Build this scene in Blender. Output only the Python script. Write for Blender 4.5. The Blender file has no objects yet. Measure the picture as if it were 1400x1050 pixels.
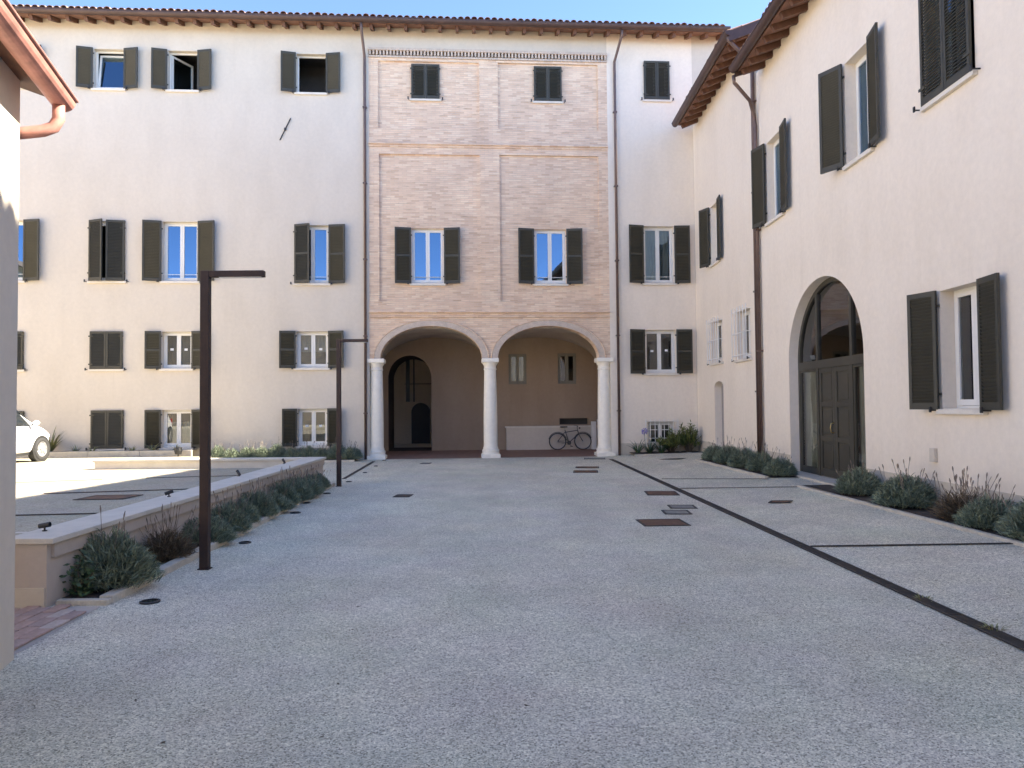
import bpy, bmesh, math, random
from mathutils import Vector, Matrix, noise
from mathutils.geometry import tessellate_polygon

random.seed(7)
sc = bpy.context.scene
col = sc.collection
R = math.radians

# ------------------------------------------------------------------ camera
H, FPX, ROLL, PITCH = 1.7, 1000.0, .009, math.atan(29.7 / 1000.0)
_up = Vector((-ROLL, math.cos(PITCH), -math.sin(PITCH))).normalized()
_f = Vector((0, 0, -1))
_y = (_f - _up * _f.dot(_up)).normalized()
_x = _y.cross(_up)
M3 = Matrix((_x, _y, _up))
cam = bpy.data.objects.new('camera', bpy.data.cameras.new('camera'))
col.objects.link(cam)
cam.matrix_world = Matrix.Translation((0, 0, H)) @ M3.to_4x4()
cam.data.sensor_fit = 'HORIZONTAL'
cam.data.sensor_width = 36
cam.data.lens = 36 * FPX / 1400
cam.data.clip_start = .05
cam.data.clip_end = 2000
sc.camera = cam

# ------------------------------------------------------------------ light
SUN_EL, SUN_AZ = R(38), R(5)          # azimuth from +X towards +Y
w = bpy.data.worlds.new("World"); sc.world = w; w.use_nodes = True
nt = w.node_tree
sky = nt.nodes.new('ShaderNodeTexSky'); sky.sky_type = 'NISHITA'; sky.sun_disc = False
sky.sun_elevation = SUN_EL; sky.sun_rotation = R(90) - SUN_AZ
sky.air_density = 0.33; sky.dust_density = 0.0; sky.ozone_density = 1.9
bg = nt.nodes['Background']; bg.inputs[1].default_value = .15
nt.links.new(sky.outputs[0], bg.inputs[0])
sun = bpy.data.objects.new('sun', bpy.data.lights.new('sun', 'SUN')); col.objects.link(sun)
sun.data.energy = 4.2; sun.data.angle = R(.53); sun.data.color = (1, .90, .75)
sd = Vector((math.cos(SUN_AZ) * math.cos(SUN_EL), math.sin(SUN_AZ) * math.cos(SUN_EL), math.sin(SUN_EL)))
sun.rotation_euler = sd.to_track_quat('Z', 'Y').to_euler()
sun.location = sd * 60
vs = sc.view_settings
vs.view_transform = 'Standard'; vs.look = 'None'; vs.gamma = 1; vs.exposure = 2.6
sc.render.resolution_x, sc.render.resolution_y = 1024, 768
sc.render.engine = 'CYCLES'
sc.cycles.max_bounces = 8; sc.cycles.diffuse_bounces = 5

# ------------------------------------------------------------------ pixel -> place
def ray(px, py): return M3 @ Vector(((px - 700) / FPX, -(py - 525) / FPX, -1))
def G(px, py, z=0.0):
    d = ray(px, py); t = (z - H) / d.z
    return Vector((d.x * t, d.y * t, z))
FA = R(4.0)
FO = G(672, 626)
FU = Vector((math.cos(FA), math.sin(FA), 0)); FN = Vector((-math.sin(FA), math.cos(FA), 0))
def fpt(u, y=0, z=0): return FO + FU * u + FN * y + Vector((0, 0, z))
XR = 6.2
def drain_x(y): return 3.06 + (22.9 - y) * .0258
def zr(x, y):                      # the paving rises gently from the drain to the right-hand wall
    d = drain_x(y)
    return 0 if x <= d else min(.14, .14 * (x - d) / (XR - .6 - d))
def GR(px, py, lift=0):
    z = 0
    for _ in range(12):
        p = G(px, py, z + lift); z = zr(p.x, p.y)
    return G(px, py, z + lift)
def zt(y): return .59 - .0222 * (y - 6.8)   # terrace falls towards the far building
def GT(px, py, lift=0):
    z = .5
    for _ in range(15):
        p = G(px, py, z + lift); z = zt(p.y)
    return G(px, py, z + lift)

# ------------------------------------------------------------------ materials
def N(nt, t, **kw):
    n = nt.nodes.new('ShaderNode' + t)
    for k, v in kw.items():
        if k in n.inputs: n.inputs[k].default_value = v
        else: setattr(n, k, v)
    return n
def ramp(nt, stops):
    n = nt.nodes.new('ShaderNodeValToRGB'); e = n.color_ramp.elements
    while len(e) < len(stops): e.new(.5)
    for el, (p, c) in zip(e, stops):
        el.position = p; el.color = (*c, 1) if len(c) == 3 else c
    return n
def mat(name, c, rough=.7, metal=0, var=.12, scale=3, fine=0, fscale=60, bump=0, bscale=60, spec=.5, c2=None, island=0):
    m = bpy.data.materials.new(name); m.use_nodes = True
    nt = m.node_tree; L = nt.links.new
    b = nt.nodes['Principled BSDF']
    b.inputs['Roughness'].default_value = rough; b.inputs['Metallic'].default_value = metal
    b.inputs['Specular IOR Level'].default_value = spec
    tc = N(nt, 'TexCoord')
    n1 = N(nt, 'TexNoise', Scale=scale, Detail=6.0, Roughness=.6)
    L(tc.outputs['Object'], n1.inputs['Vector'])
    lo = tuple(x * (1 - var) for x in c); hi = c2 or tuple(min(1, x * (1 + var)) for x in c)
    r1 = ramp(nt, [(.3, lo), (.7, hi)]); L(n1.outputs['Fac'], r1.inputs[0])
    out = r1.outputs[0]
    if fine:
        n2 = N(nt, 'TexNoise', Scale=fscale, Detail=4.0, Roughness=.7); L(tc.outputs['Object'], n2.inputs['Vector'])
        r2 = ramp(nt, [(.25, (1 - fine,) * 3), (.75, (1 + fine,) * 3)]); L(n2.outputs['Fac'], r2.inputs[0])
        mx = N(nt, 'MixRGB', blend_type='MULTIPLY'); mx.inputs[0].default_value = 1
        L(out, mx.inputs[1]); L(r2.outputs[0], mx.inputs[2]); out = mx.outputs[0]
    if island:
        g = N(nt, 'NewGeometry')
        r3 = ramp(nt, [(0, (1 - island,) * 3), (1, (1 + island,) * 3)]); L(g.outputs['Random Per Island'], r3.inputs[0])
        mx = N(nt, 'MixRGB', blend_type='MULTIPLY'); mx.inputs[0].default_value = 1
        L(out, mx.inputs[1]); L(r3.outputs[0], mx.inputs[2]); out = mx.outputs[0]
    L(out, b.inputs['Base Color'])
    if bump:
        n3 = N(nt, 'TexNoise', Scale=bscale, Detail=5.0); L(tc.outputs['Object'], n3.inputs['Vector'])
        bp = N(nt, 'Bump', Strength=bump, Distance=.01); L(n3.outputs['Fac'], bp.inputs['Height']); L(bp.outputs[0], b.inputs['Normal'])
    return m

def plaster_mat(name, lo, mid, hi):
    m = bpy.data.materials.new(name); m.use_nodes = True
    nt = m.node_tree; L = nt.links.new; b = nt.nodes['Principled BSDF']
    b.inputs['Roughness'].default_value = .9; b.inputs['Specular IOR Level'].default_value = .2
    tc = N(nt, 'TexCoord')
    n1 = N(nt, 'TexNoise', Scale=.35, Detail=8.0, Roughness=.62); L(tc.outputs['Object'], n1.inputs['Vector'])
    mp = N(nt, 'Mapping'); mp.inputs['Scale'].default_value = (1.1, 1.1, .35); L(tc.outputs['Object'], mp.inputs[0])
    n2 = N(nt, 'TexNoise', Scale=1.3, Detail=6.0, Roughness=.6); L(mp.outputs[0], n2.inputs['Vector'])
    ad = N(nt, 'Math', operation='MULTIPLY_ADD'); L(n2.outputs['Fac'], ad.inputs[0]); ad.inputs[1].default_value = .5
    hl = N(nt, 'Math', operation='MULTIPLY'); L(n1.outputs['Fac'], hl.inputs[0]); hl.inputs[1].default_value = .5
    L(hl.outputs[0], ad.inputs[2])
    r = ramp(nt, [(.25, lo), (.5, mid), (.75, hi)]); L(ad.outputs[0], r.inputs[0])
    # small patchy trowel marks
    n3 = N(nt, 'TexNoise', Scale=9.0, Detail=5.0, Roughness=.7); L(tc.outputs['Object'], n3.inputs['Vector'])
    r3 = ramp(nt, [(.35, (.955,) * 3), (.65, (1.02,) * 3)]); L(n3.outputs['Fac'], r3.inputs[0])
    mx = N(nt, 'MixRGB', blend_type='MULTIPLY'); mx.inputs[0].default_value = 1
    L(r.outputs[0], mx.inputs[1]); L(r3.outputs[0], mx.inputs[2]); L(mx.outputs[0], b.inputs['Base Color'])
    mq = N(nt, 'Mapping'); mq.inputs['Scale'].default_value = (3.2, 3.2, .10); L(tc.outputs['Object'], mq.inputs[0])
    nq = N(nt, 'TexNoise', Scale=1.0, Detail=7.0, Roughness=.7); L(mq.outputs[0], nq.inputs['Vector'])
    ng = N(nt, 'TexNoise', Scale=.22, Detail=2.0); L(tc.outputs['Object'], ng.inputs['Vector'])
    rq = ramp(nt, [(.56, (1, 1, 1)), (.78, (.90, .885, .86))]); L(nq.outputs['Fac'], rq.inputs[0])
    rg = ramp(nt, [(.46, (0, 0, 0)), (.64, (1, 1, 1))]); L(ng.outputs['Fac'], rg.inputs[0])
    m2 = N(nt, 'MixRGB', blend_type='MULTIPLY'); L(rg.outputs[0], m2.inputs[0]); L(mx.outputs[0], m2.inputs[1]); L(rq.outputs[0], m2.inputs[2]); L(m2.outputs[0], b.inputs['Base Color'])
    n4 = N(nt, 'TexNoise', Scale=45.0, Detail=6.0); L(tc.outputs['Object'], n4.inputs['Vector'])
    n5 = N(nt, 'TexNoise', Scale=2.5, Detail=3.0); L(tc.outputs['Object'], n5.inputs['Vector'])
    b1 = N(nt, 'Bump', Strength=.25, Distance=.006); L(n4.outputs['Fac'], b1.inputs['Height'])
    b2 = N(nt, 'Bump', Strength=.12, Distance=.05); L(n5.outputs['Fac'], b2.inputs['Height']); L(b1.outputs[0], b2.inputs['Normal'])
    L(b2.outputs[0], b.inputs['Normal'])
    return m

def brick_mat():
    m = bpy.data.materials.new('pale_brickwork'); m.use_nodes = True
    nt = m.node_tree; L = nt.links.new; b = nt.nodes['Principled BSDF']
    b.inputs['Roughness'].default_value = .9; b.inputs['Specular IOR Level'].default_value = .2
    tc = N(nt, 'TexCoord'); sp = N(nt, 'SeparateXYZ'); L(tc.outputs['Object'], sp.inputs[0])
    cb = N(nt, 'CombineXYZ'); L(sp.outputs[0], cb.inputs[0]); L(sp.outputs[2], cb.inputs[1])
    nz = N(nt, 'TexNoise', Scale=1.1, Detail=3.0); L(cb.outputs[0], nz.inputs['Vector'])
    mxv = N(nt, 'MixRGB', blend_type='ADD'); mxv.inputs[0].default_value = .02
    L(cb.outputs[0], mxv.inputs[1]); L(nz.outputs['Color'], mxv.inputs[2])
    br = N(nt, 'TexBrick'); L(mxv.outputs[0], br.inputs['Vector'])
    br.inputs['Scale'].default_value = 1; br.inputs['Brick Width'].default_value = .27; br.inputs['Row Height'].default_value = .066
    br.inputs['Mortar Size'].default_value = .007; br.inputs['Mortar Smooth'].default_value = .4; br.inputs['Bias'].default_value = 0
    br.inputs['Color1'].default_value = (.0, .0, .0, 1); br.inputs['Color2'].default_value = (1, 1, 1, 1); br.inputs['Mortar'].default_value = (.5, .5, .5, 1)
    r = ramp(nt, [(0, (.70, .50, .35)), (.3, (.80, .60, .43)), (.7, (.835, .635, .46)), (1, (.87, .70, .52))]); L(br.outputs['Color'], r.inputs[0])
    mo = N(nt, 'MixRGB'); L(br.outputs['Fac'], mo.inputs[0]); L(r.outputs[0], mo.inputs[1]); mo.inputs[2].default_value = (.73, .585, .445, 1)
    n2 = N(nt, 'TexNoise', Scale=.8, Detail=8.0, Roughness=.65); L(cb.outputs[0], n2.inputs['Vector'])
    r2 = ramp(nt, [(.3, (.88, .86, .86)), (.7, (1.08, 1.07, 1.05))]); L(n2.outputs['Fac'], r2.inputs[0])
    mx = N(nt, 'MixRGB', blend_type='MULTIPLY'); mx.inputs[0].default_value = 1; L(mo.outputs[0], mx.inputs[1]); L(r2.outputs[0], mx.inputs[2])
    # streaky courses: some joints raked deep, some smeared
    mp = N(nt, 'Mapping'); mp.inputs['Scale'].default_value = (1.6, 20, 1); L(cb.outputs[0], mp.inputs[0])
    n4 = N(nt, 'TexNoise', Scale=1.0, Detail=4.0, Roughness=.7); L(mp.outputs[0], n4.inputs['Vector'])
    r4 = ramp(nt, [(.33, (.76, .73, .71)), (.43, (1, 1, 1)), (.72, (1.06, 1.06, 1.05))]); L(n4.outputs['Fac'], r4.inputs[0])
    mx2 = N(nt, 'MixRGB', blend_type='MULTIPLY'); mx2.inputs[0].default_value = 1; L(mx.outputs[0], mx2.inputs[1]); L(r4.outputs[0], mx2.inputs[2])
    L(mx2.outputs[0], b.inputs['Base Color'])
    iv = N(nt, 'Math', operation='SUBTRACT'); iv.inputs[0].default_value = 1; L(br.outputs['Fac'], iv.inputs[1])
    ad = N(nt, 'Math', operation='MULTIPLY_ADD'); L(n4.outputs['Fac'], ad.inputs[0]); ad.inputs[1].default_value = 1.2; L(iv.outputs[0], ad.inputs[2])
    bp = N(nt, 'Bump', Strength=.8, Distance=.012); L(ad.outputs[0], bp.inputs['Height']); L(bp.outputs[0], b.inputs['Normal'])
    return m

def gravel_mat(name, stops, cell, big=(.86, 1.1), warm=None):
    m = bpy.data.materials.new(name); m.use_nodes = True
    nt = m.node_tree; L = nt.links.new; b = nt.nodes['Principled BSDF']
    b.inputs['Roughness'].default_value = .85; b.inputs['Specular IOR Level'].default_value = .3
    tc = N(nt, 'TexCoord')
    v = N(nt, 'TexVoronoi', Scale=1 / cell); L(tc.outputs['Object'], v.inputs['Vector'])
    sp = N(nt, 'SeparateColor'); L(v.outputs['Color'], sp.inputs[0])
    r = ramp(nt, stops); L(sp.outputs[0], r.inputs[0])
    out = r.outputs[0]
    for s, a, c in ((30, .84, 1.16), (6, .94, 1.05), (1.3, .93, 1.06), (.32, *big)):
        n = N(nt, 'TexNoise', Scale=float(s), Detail=5.0, Roughness=.65); L(tc.outputs['Object'], n.inputs['Vector'])
        rr = ramp(nt, [(.32, (a,) * 3), (.68, (c,) * 3)]); L(n.outputs['Fac'], rr.inputs[0])
        mx = N(nt, 'MixRGB', blend_type='MULTIPLY'); mx.inputs[0].default_value = 1
        L(out, mx.inputs[1]); L(rr.outputs[0], mx.inputs[2]); out = mx.outputs[0]
    # faint tinted stains and wheel-worn bands
    nh = N(nt, 'TexNoise', Scale=.9, Detail=4.0, Roughness=.6); L(tc.outputs['Object'], nh.inputs['Vector'])
    mh = N(nt, 'MixRGB', blend_type='OVERLAY'); mh.inputs[0].default_value = .10; L(out, mh.inputs[1]); L(nh.outputs['Color'], mh.inputs[2]); out = mh.outputs[0]
    mw = N(nt, 'Mapping'); mw.inputs['Scale'].default_value = (1, .12, 1); L(tc.outputs['Object'], mw.inputs[0])
    nw = N(nt, 'TexNoise', Scale=1.1, Detail=5.0, Roughness=.6); L(mw.outputs[0], nw.inputs['Vector'])
    rw2 = ramp(nt, [(.34, (.93, .93, .93)), (.62, (1.03, 1.03, 1.03))]); L(nw.outputs['Fac'], rw2.inputs[0])
    mx = N(nt, 'MixRGB', blend_type='MULTIPLY'); mx.inputs[0].default_value = 1; L(out, mx.inputs[1]); L(rw2.outputs[0], mx.inputs[2]); out = mx.outputs[0]
    L(out, b.inputs['Base Color'])
    bp = N(nt, 'Bump', Strength=.5, Distance=cell * .5); bp.invert = True
    L(v.outputs['Distance'], bp.inputs['Height']); L(bp.outputs[0], b.inputs['Normal'])
    return m

def glass_mat(name='sky_tint_glass', ior=3.1, tint=(.5, .75, 1, 1)):
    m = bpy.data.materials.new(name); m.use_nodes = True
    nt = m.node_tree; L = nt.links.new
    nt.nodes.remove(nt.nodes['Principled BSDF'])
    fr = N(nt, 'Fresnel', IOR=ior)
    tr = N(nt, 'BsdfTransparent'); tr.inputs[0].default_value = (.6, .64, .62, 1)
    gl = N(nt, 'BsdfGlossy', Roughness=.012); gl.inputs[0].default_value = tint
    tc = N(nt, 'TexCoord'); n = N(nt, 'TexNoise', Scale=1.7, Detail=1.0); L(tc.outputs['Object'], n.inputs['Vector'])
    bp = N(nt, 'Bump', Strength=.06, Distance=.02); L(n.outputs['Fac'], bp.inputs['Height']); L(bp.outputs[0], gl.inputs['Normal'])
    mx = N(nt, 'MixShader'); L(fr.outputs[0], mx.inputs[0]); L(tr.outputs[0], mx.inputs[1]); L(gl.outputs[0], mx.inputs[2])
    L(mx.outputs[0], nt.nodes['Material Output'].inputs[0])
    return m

MT = {}
MT['plaster'] = plaster_mat('cream_plaster', (.575, .51, .415), (.64, .57, .468), (.695, .625, .52))
MT['plaster2'] = plaster_mat('pink_cream_plaster', (.755, .66, .53), (.835, .735, .60), (.875, .785, .65))
MT['plinth'] = plaster_mat('plinth_plaster', (.52, .45, .35), (.60, .53, .42), (.66, .58, .47))
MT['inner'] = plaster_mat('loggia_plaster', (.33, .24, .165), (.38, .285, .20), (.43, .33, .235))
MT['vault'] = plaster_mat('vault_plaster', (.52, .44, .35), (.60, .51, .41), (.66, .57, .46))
MT['brick'] = brick_mat()
MT['archi'] = mat('archivolt_brick', (.56, .46, .37), .9, var=.15, scale=6, fine=.18, fscale=40, bump=.5)
MT['stone'] = mat('column_stone', (.88, .82, .69), .7, var=.06, scale=5, fine=.05, fscale=30, bump=.2)
MT['shutter'] = mat('shutter_paint', (.046, .043, .030), .6, var=.15, scale=2, fine=.1)
MT['white'] = mat('white_frame', (.78, .76, .70), .4, var=.04)
MT['greywin'] = mat('grey_green_frame', (.24, .22, .165), .5, var=.08)
MT['shadereveal'] = mat('shade_dark_reveal', (.075, .05, .038), .9, var=.3, scale=6)  # near-black colour stands in for the shade of the unlit passage
MT['sill'] = mat('sill_stone', (.72, .66, .56), .7, var=.08, fine=.06)
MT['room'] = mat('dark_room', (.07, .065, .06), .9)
MT['curtain'] = mat('net_curtain', (.55, .55, .53), .9, var=.1, scale=4)
MT['paper'] = mat('paper_note', (.8, .8, .78), .8, var=.03)
MT['glass'] = glass_mat()  # deep blue sky reflection is put into this glass's tint
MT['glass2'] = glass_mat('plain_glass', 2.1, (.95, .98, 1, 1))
MT['iron'] = mat('black_iron', (.02, .02, .02), .5, var=.2)
MT['pipe'] = mat('brown_pipe', (.13, .085, .07), .4, var=.2, metal=.3)
MT['gutter'] = mat('brown_gutter', (.085, .05, .04), .45, var=.2, metal=.3)
MT['wood'] = mat('rafter_wood', (.13, .06, .036), .7, var=.3, scale=6, fine=.2)
MT['soffit'] = mat('soffit_tile', (.25, .125, .08), .85, var=.2, scale=5)
MT['tile'] = mat('roof_tile', (.34, .20, .13), .85, var=.3, scale=3, fine=.2, fscale=25)
MT['corten'] = mat('corten_dark', (.045, .026, .02), .6, var=.25, scale=4, fine=.2, fscale=50, metal=.2)
MT['rust'] = mat('rusty_cover', (.13, .062, .036), .75, var=.35, scale=9, fine=.3, fscale=60, bump=.4, metal=.2)
MT['grate'] = mat('drain_iron', (.045, .038, .034), .7, var=.35, scale=8, fine=.25, metal=.2)
MT['greycover'] = mat('grey_cover', (.20, .19, .165), .8, var=.2, scale=9, fine=.3, fscale=60)
MT['ground'] = gravel_mat('washed_gravel_concrete', [(0, (.19, .17, .125)), (.15, (.43, .395, .30)), (.5, (.625, .575, .445)), (.85, (.77, .715, .56)), (1, (.90, .85, .68))], .0082, (.88, 1.09))
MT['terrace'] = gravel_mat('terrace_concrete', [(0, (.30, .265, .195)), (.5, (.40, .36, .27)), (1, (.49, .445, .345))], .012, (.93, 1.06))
MT['kerb'] = mat('kerb_stone', (.52, .47, .38), .85, var=.14, scale=5, fine=.12, fscale=40, bump=.4)
MT['coping'] = mat('coping_stone', (.60, .55, .46), .75, var=.08, scale=4, fine=.06)
MT['retain'] = plaster_mat('retaining_plaster', (.44, .375, .31), (.51, .44, .37), (.57, .50, .42))
MT['soil'] = mat('planting_soil', (.05, .038, .03), .95, var=.4, scale=12, fine=.4, fscale=50, bump=1, bscale=30)
MT['paver'] = mat('paver_stone', (.40, .29, .24), .85, var=.22, scale=2.2, fine=.12, fscale=40, bump=.4, c2=(.52, .40, .35))
MT['terracotta'] = mat('terracotta_floor', (.30, .17, .12), .7, var=.2, scale=5, fine=.1)
MT['door'] = mat('door_paint', (.055, .050, .036), .45, var=.15, scale=3)
MT['brass'] = mat('brass', (.6, .45, .2), .3, metal=1)
MT['greydoor'] = mat('grey_niche', (.30, .28, .26), .8, var=.08)
MT['lav'] = mat('lavender_leaf', (.20, .235, .16), .7, var=.25, scale=5, island=.45, spec=.2)
MT['lavdry'] = mat('dry_lavender', (.15, .115, .075), .8, var=.3, scale=6, island=.4, spec=.2)
MT['stalk'] = mat('dry_stalk', (.24, .19, .145), .8, var=.3, island=.3)
MT['strap'] = mat('strap_leaf', (.05, .085, .03), .5, var=.3, island=.4)
MT['olean'] = mat('oleander_leaf', (.15, .175, .045), .5, var=.3, island=.5)
MT['yucca'] = mat('variegated_leaf', (.22, .22, .09), .5, var=.3, island=.5)
MT['flower'] = mat('lilac_flower', (.22, .18, .42), .7, var=.2, island=.3)
MT['carpaint'] = mat('white_car_paint', (.78, .78, .77), .25, var=.01)
MT['rubber'] = mat('tyre_rubber', (.025, .025, .025), .8)
MT['alloy'] = mat('alloy_rim', (.6, .6, .6), .35, metal=.8, var=.05)
MT['carglass'] = mat('car_glass', (.015, .018, .02), .08, var=.05)
MT['blackplastic'] = mat('black_plastic', (.02, .02, .02), .5)
MT['lamp'] = mat('headlight_glass', (.7, .7, .7), .1, var=.05)
MT['redlamp'] = mat('tail_light', (.4, .02, .02), .2)
MT['bike'] = mat('bike_paint', (.06, .06, .065), .35, var=.1)
MT['chrome'] = mat('bike_metal', (.5, .5, .5), .3, metal=.9)
MT['copper'] = mat('copper_gutter', (.44, .21, .17), .6, var=.3, scale=6, metal=.1)
MT['bark'] = mat('stem_bark', (.10, .075, .05), .9)

# ------------------------------------------------------------------ mesh helpers
STUFF = ('foliage', 'flower_stalks', 'leaves', 'stems', 'spokes')
class MB:
    def __init__(s): s.v = []; s.f = []; s.smooth = False
    def add(s, vs, fs):
        o = len(s.v); s.v += [tuple(x) for x in vs]; s.f += [tuple(i + o for i in f) for f in fs]; return s
    def box(s, x0, x1, y0, y1, z0, z1, m=None):
        p = [Vector((x, y, z)) for z in (z0, z1) for y in (y0, y1) for x in (x0, x1)]
        if m: p = [m @ q for q in p]
        return s.add(p, [(0, 2, 3, 1), (4, 5, 7, 6), (0, 1, 5, 4), (2, 6, 7, 3), (0, 4, 6, 2), (1, 3, 7, 5)])
    def hexa(s, b, t):       # two quads (bottom, top), same winding
        return s.add(list(b) + list(t), [(3, 2, 1, 0), (4, 5, 6, 7), (0, 1, 5, 4), (1, 2, 6, 5), (2, 3, 7, 6), (3, 0, 4, 7)])
    def tube(s, pts, r, n=8, cap=True):
        pts = [Vector(p) for p in pts]; rings = []
        rr = r if isinstance(r, (list, tuple)) else [r] * len(pts)
        ref = None
        for i, p in enumerate(pts):
            a = pts[max(i - 1, 0)]; b = pts[min(i + 1, len(pts) - 1)]
            t = (b - a).normalized()
            if ref is None:
                ref = Vector((0, 0, 1)) if abs(t.z) < .9 else Vector((1, 0, 0))
            x = (ref - t * ref.dot(t)).normalized(); y = t.cross(x); ref = x
            rings.append([p + (x * math.cos(k * 2 * math.pi / n) + y * math.sin(k * 2 * math.pi / n)) * rr[i] for k in range(n)])
        o = len(s.v)
        for g in rings: s.v += [tuple(q) for q in g]
        for i in range(len(pts) - 1):
            for k in range(n):
                k2 = (k + 1) % n
                s.f.append((o + i * n + k, o + i * n + k2, o + (i + 1) * n + k2, o + (i + 1) * n + k))
        if cap:
            s.f.append(tuple(o + k for k in reversed(range(n)))); s.f.append(tuple(o + (len(pts) - 1) * n + k for k in range(n)))
        return s
    def lathe(s, prof, n=24, c=(0, 0, 0), a0=0, a1=2 * math.pi):
        o = len(s.v); full = abs(a1 - a0 - 2 * math.pi) < 1e-6
        m = n if full else n + 1
        for r, z in prof:
            for k in range(m):
                a = a0 + (a1 - a0) * k / n
                s.v.append((c[0] + r * math.cos(a), c[1] + r * math.sin(a), c[2] + z))
        for i in range(len(prof) - 1):
            for k in range(n):
                k2 = (k + 1) % m
                s.f.append((o + i * m + k, o + i * m + k2, o + (i + 1) * m + k2, o + (i + 1) * m + k))
        return s
    def plate(s, outer, holes=(), y=0.0, depth=.25):
        loops = [list(outer)] + [list(h) for h in holes]
        tris = tessellate_polygon([[Vector((a, b, 0)) for a, b in l] for l in loops])
        flat = [p for l in loops for p in l]
        o = len(s.v); s.v += [(a, y, b) for a, b in flat]
        for t in tris:
            (ax, az), (bx, bz), (cx, cz) = (flat[i] for i in t)
            c = (bx - ax) * (cz - az) - (bz - az) * (cx - ax)
            if abs(c) < 1e-9: continue
            s.f.append(tuple(o + i for i in (t if c > 0 else reversed(t))))
        if depth:
            for h in holes: s.strip(h, y, y + depth, True)
        return s
    def strip(s, loop, y0, y1, closed=False):
        n = len(loop); o = len(s.v)
        s.v += [(a, y0, b) for a, b in loop] + [(a, y1, b) for a, b in loop]
        for i in range(n if closed else n - 1):
            j = (i + 1) % n; s.f.append((o + i, o + j, o + n + j, o + n + i))
        return s
    def build(s, name, m, parent=None, loc=None, rot=None, smooth=False, bevel=0):
        me = bpy.data.meshes.new(name); me.from_pydata(s.v, [], s.f); me.validate(); me.update()
        me.materials.append(MT[m] if isinstance(m, str) else m)
        if smooth:
            for p in me.polygons: p.use_smooth = True
        o = bpy.data.objects.new(name, me); col.objects.link(o)
        if name in STUFF: o['kind'] = 'stuff'
        if parent: o.parent = parent
        if loc is not None: o.location = loc
        if rot is not None: o.rotation_euler = rot
        if bevel:
            b = o.modifiers.new('bevel', 'BEVEL'); b.width = bevel; b.segments = 2; b.limit_method = 'ANGLE'
        return o
def tag(o, label=None, cat=None, group=None, kind=None):
    if label: o['label'] = label
    if cat: o['category'] = cat
    if group: o['group'] = group
    if kind: o['kind'] = kind
    return o
def empty(name, loc=(0, 0, 0), rz=0, label=None, cat=None, group=None):
    o = bpy.data.objects.new(name, None); col.objects.link(o); o.location = loc; o.rotation_euler = (0, 0, rz)
    o.empty_display_size = .2
    return tag(o, label, cat, group)
def inst(name, src, parent=None, loc=(0, 0, 0), rot=(0, 0, 0), sc_=None):
    o = bpy.data.objects.new(name, src.data); col.objects.link(o); o.parent = parent
    if name in STUFF: o['kind'] = 'stuff'
    o.location = loc; o.location = loc; o.rotation_euler = rot
    if sc_: o.scale = sc_
    for md in src.modifiers:
        if md.type == 'BEVEL':
            b = o.modifiers.new('bevel', 'BEVEL'); b.width = md.width; b.segments = md.segments; b.limit_method = 'ANGLE'
    return o
def rect(u0, u1, z0, z1): return [(u0, z0), (u1, z0), (u1, z1), (u0, z1)]
def arc(cx, zs, a, h, n=24, t0=math.pi, t1=0.0):
    return [(cx + a * math.cos(t0 + (t1 - t0) * i / n), zs + h * math.sin(t0 + (t1 - t0) * i / n)) for i in range(n + 1)]

ORD = ['first', 'second', 'third', 'fourth', 'fifth', 'sixth', 'seventh', 'eighth', 'ninth', 'tenth']
# ------------------------------------------------------------------ ground
g = MB()
ys = [-60, 5, 22.9, 60]
rows = []
for y in ys:
    d = drain_x(max(min(y, 24), -10))
    rows.append([(-90, y, 0), (d, y, 0), (XR - .6, y, .14), (90, y, .14)])
g.v = [p for r in rows for p in r]
g.f = [(i * 4 + j, i * 4 + j + 1, i * 4 + j + 5, i * 4 + j + 4) for i in range(3) for j in range(3)]
tag(g.build('ground', 'ground'), kind='structure')

# ------------------------------------------------------------------ windows
_sh = {}
def shutter_mesh(wd, h, mid, mir=False):
    key = (round(wd, 2), round(h, 2), mid, mir)
    if key in _sh: return _sh[key]
    b = MB(); t = .02; st = .055
    b.box(0, st, -t, t, 0, h); b.box(wd - st, wd, -t, t, 0, h)
    rails = [(0, .10), (h - .075, h)] + ([(h * .5 - .035, h * .5 + .035)] if mid else [])
    for a, c in rails: b.box(st, wd - st, -t + .002, t - .002, a, c)
    spans = [(.10, h - .075)] if not mid else [(.10, h * .5 - .035), (h * .5 + .035, h - .075)]
    for a, c in spans:
        n = max(3, int((c - a) / .047)); p = (c - a) / n
        for i in range(n):
            z = a + p * (i + .5)
            m = Matrix.Translation((0, 0, z)) @ Matrix.Rotation(R(56), 4, 'X')
            b.box(st - .005, wd - st + .005, -.031, .031, -.0045, .0045, m)
    # strap hinges and catch
    for z in (h * .13, h * .87): b.box(-.035, .12, -t - .012, -t + .001, z - .02, z + .02)
    if mir: b.v = [(-x, y, z) for x, y, z in b.v]; b.f = [tuple(reversed(f)) for f in b.f]
    me = b.build('shutter', 'shutter'); me_data = me.data
    bpy.data.objects.remove(me)
    _sh[key] = me_data
    return me_data
def add_shutter(win, wd, h, u, z, ang, right, mid, y=-.06):
    o = bpy.data.objects.new('shutter', shutter_mesh(wd, h, mid, right)); col.objects.link(o); o.parent = win
    o.location = (u, y, z)
    o.rotation_euler = (0, 0, -R(ang)) if not right else (0, 0, R(ang))
    return o
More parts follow.
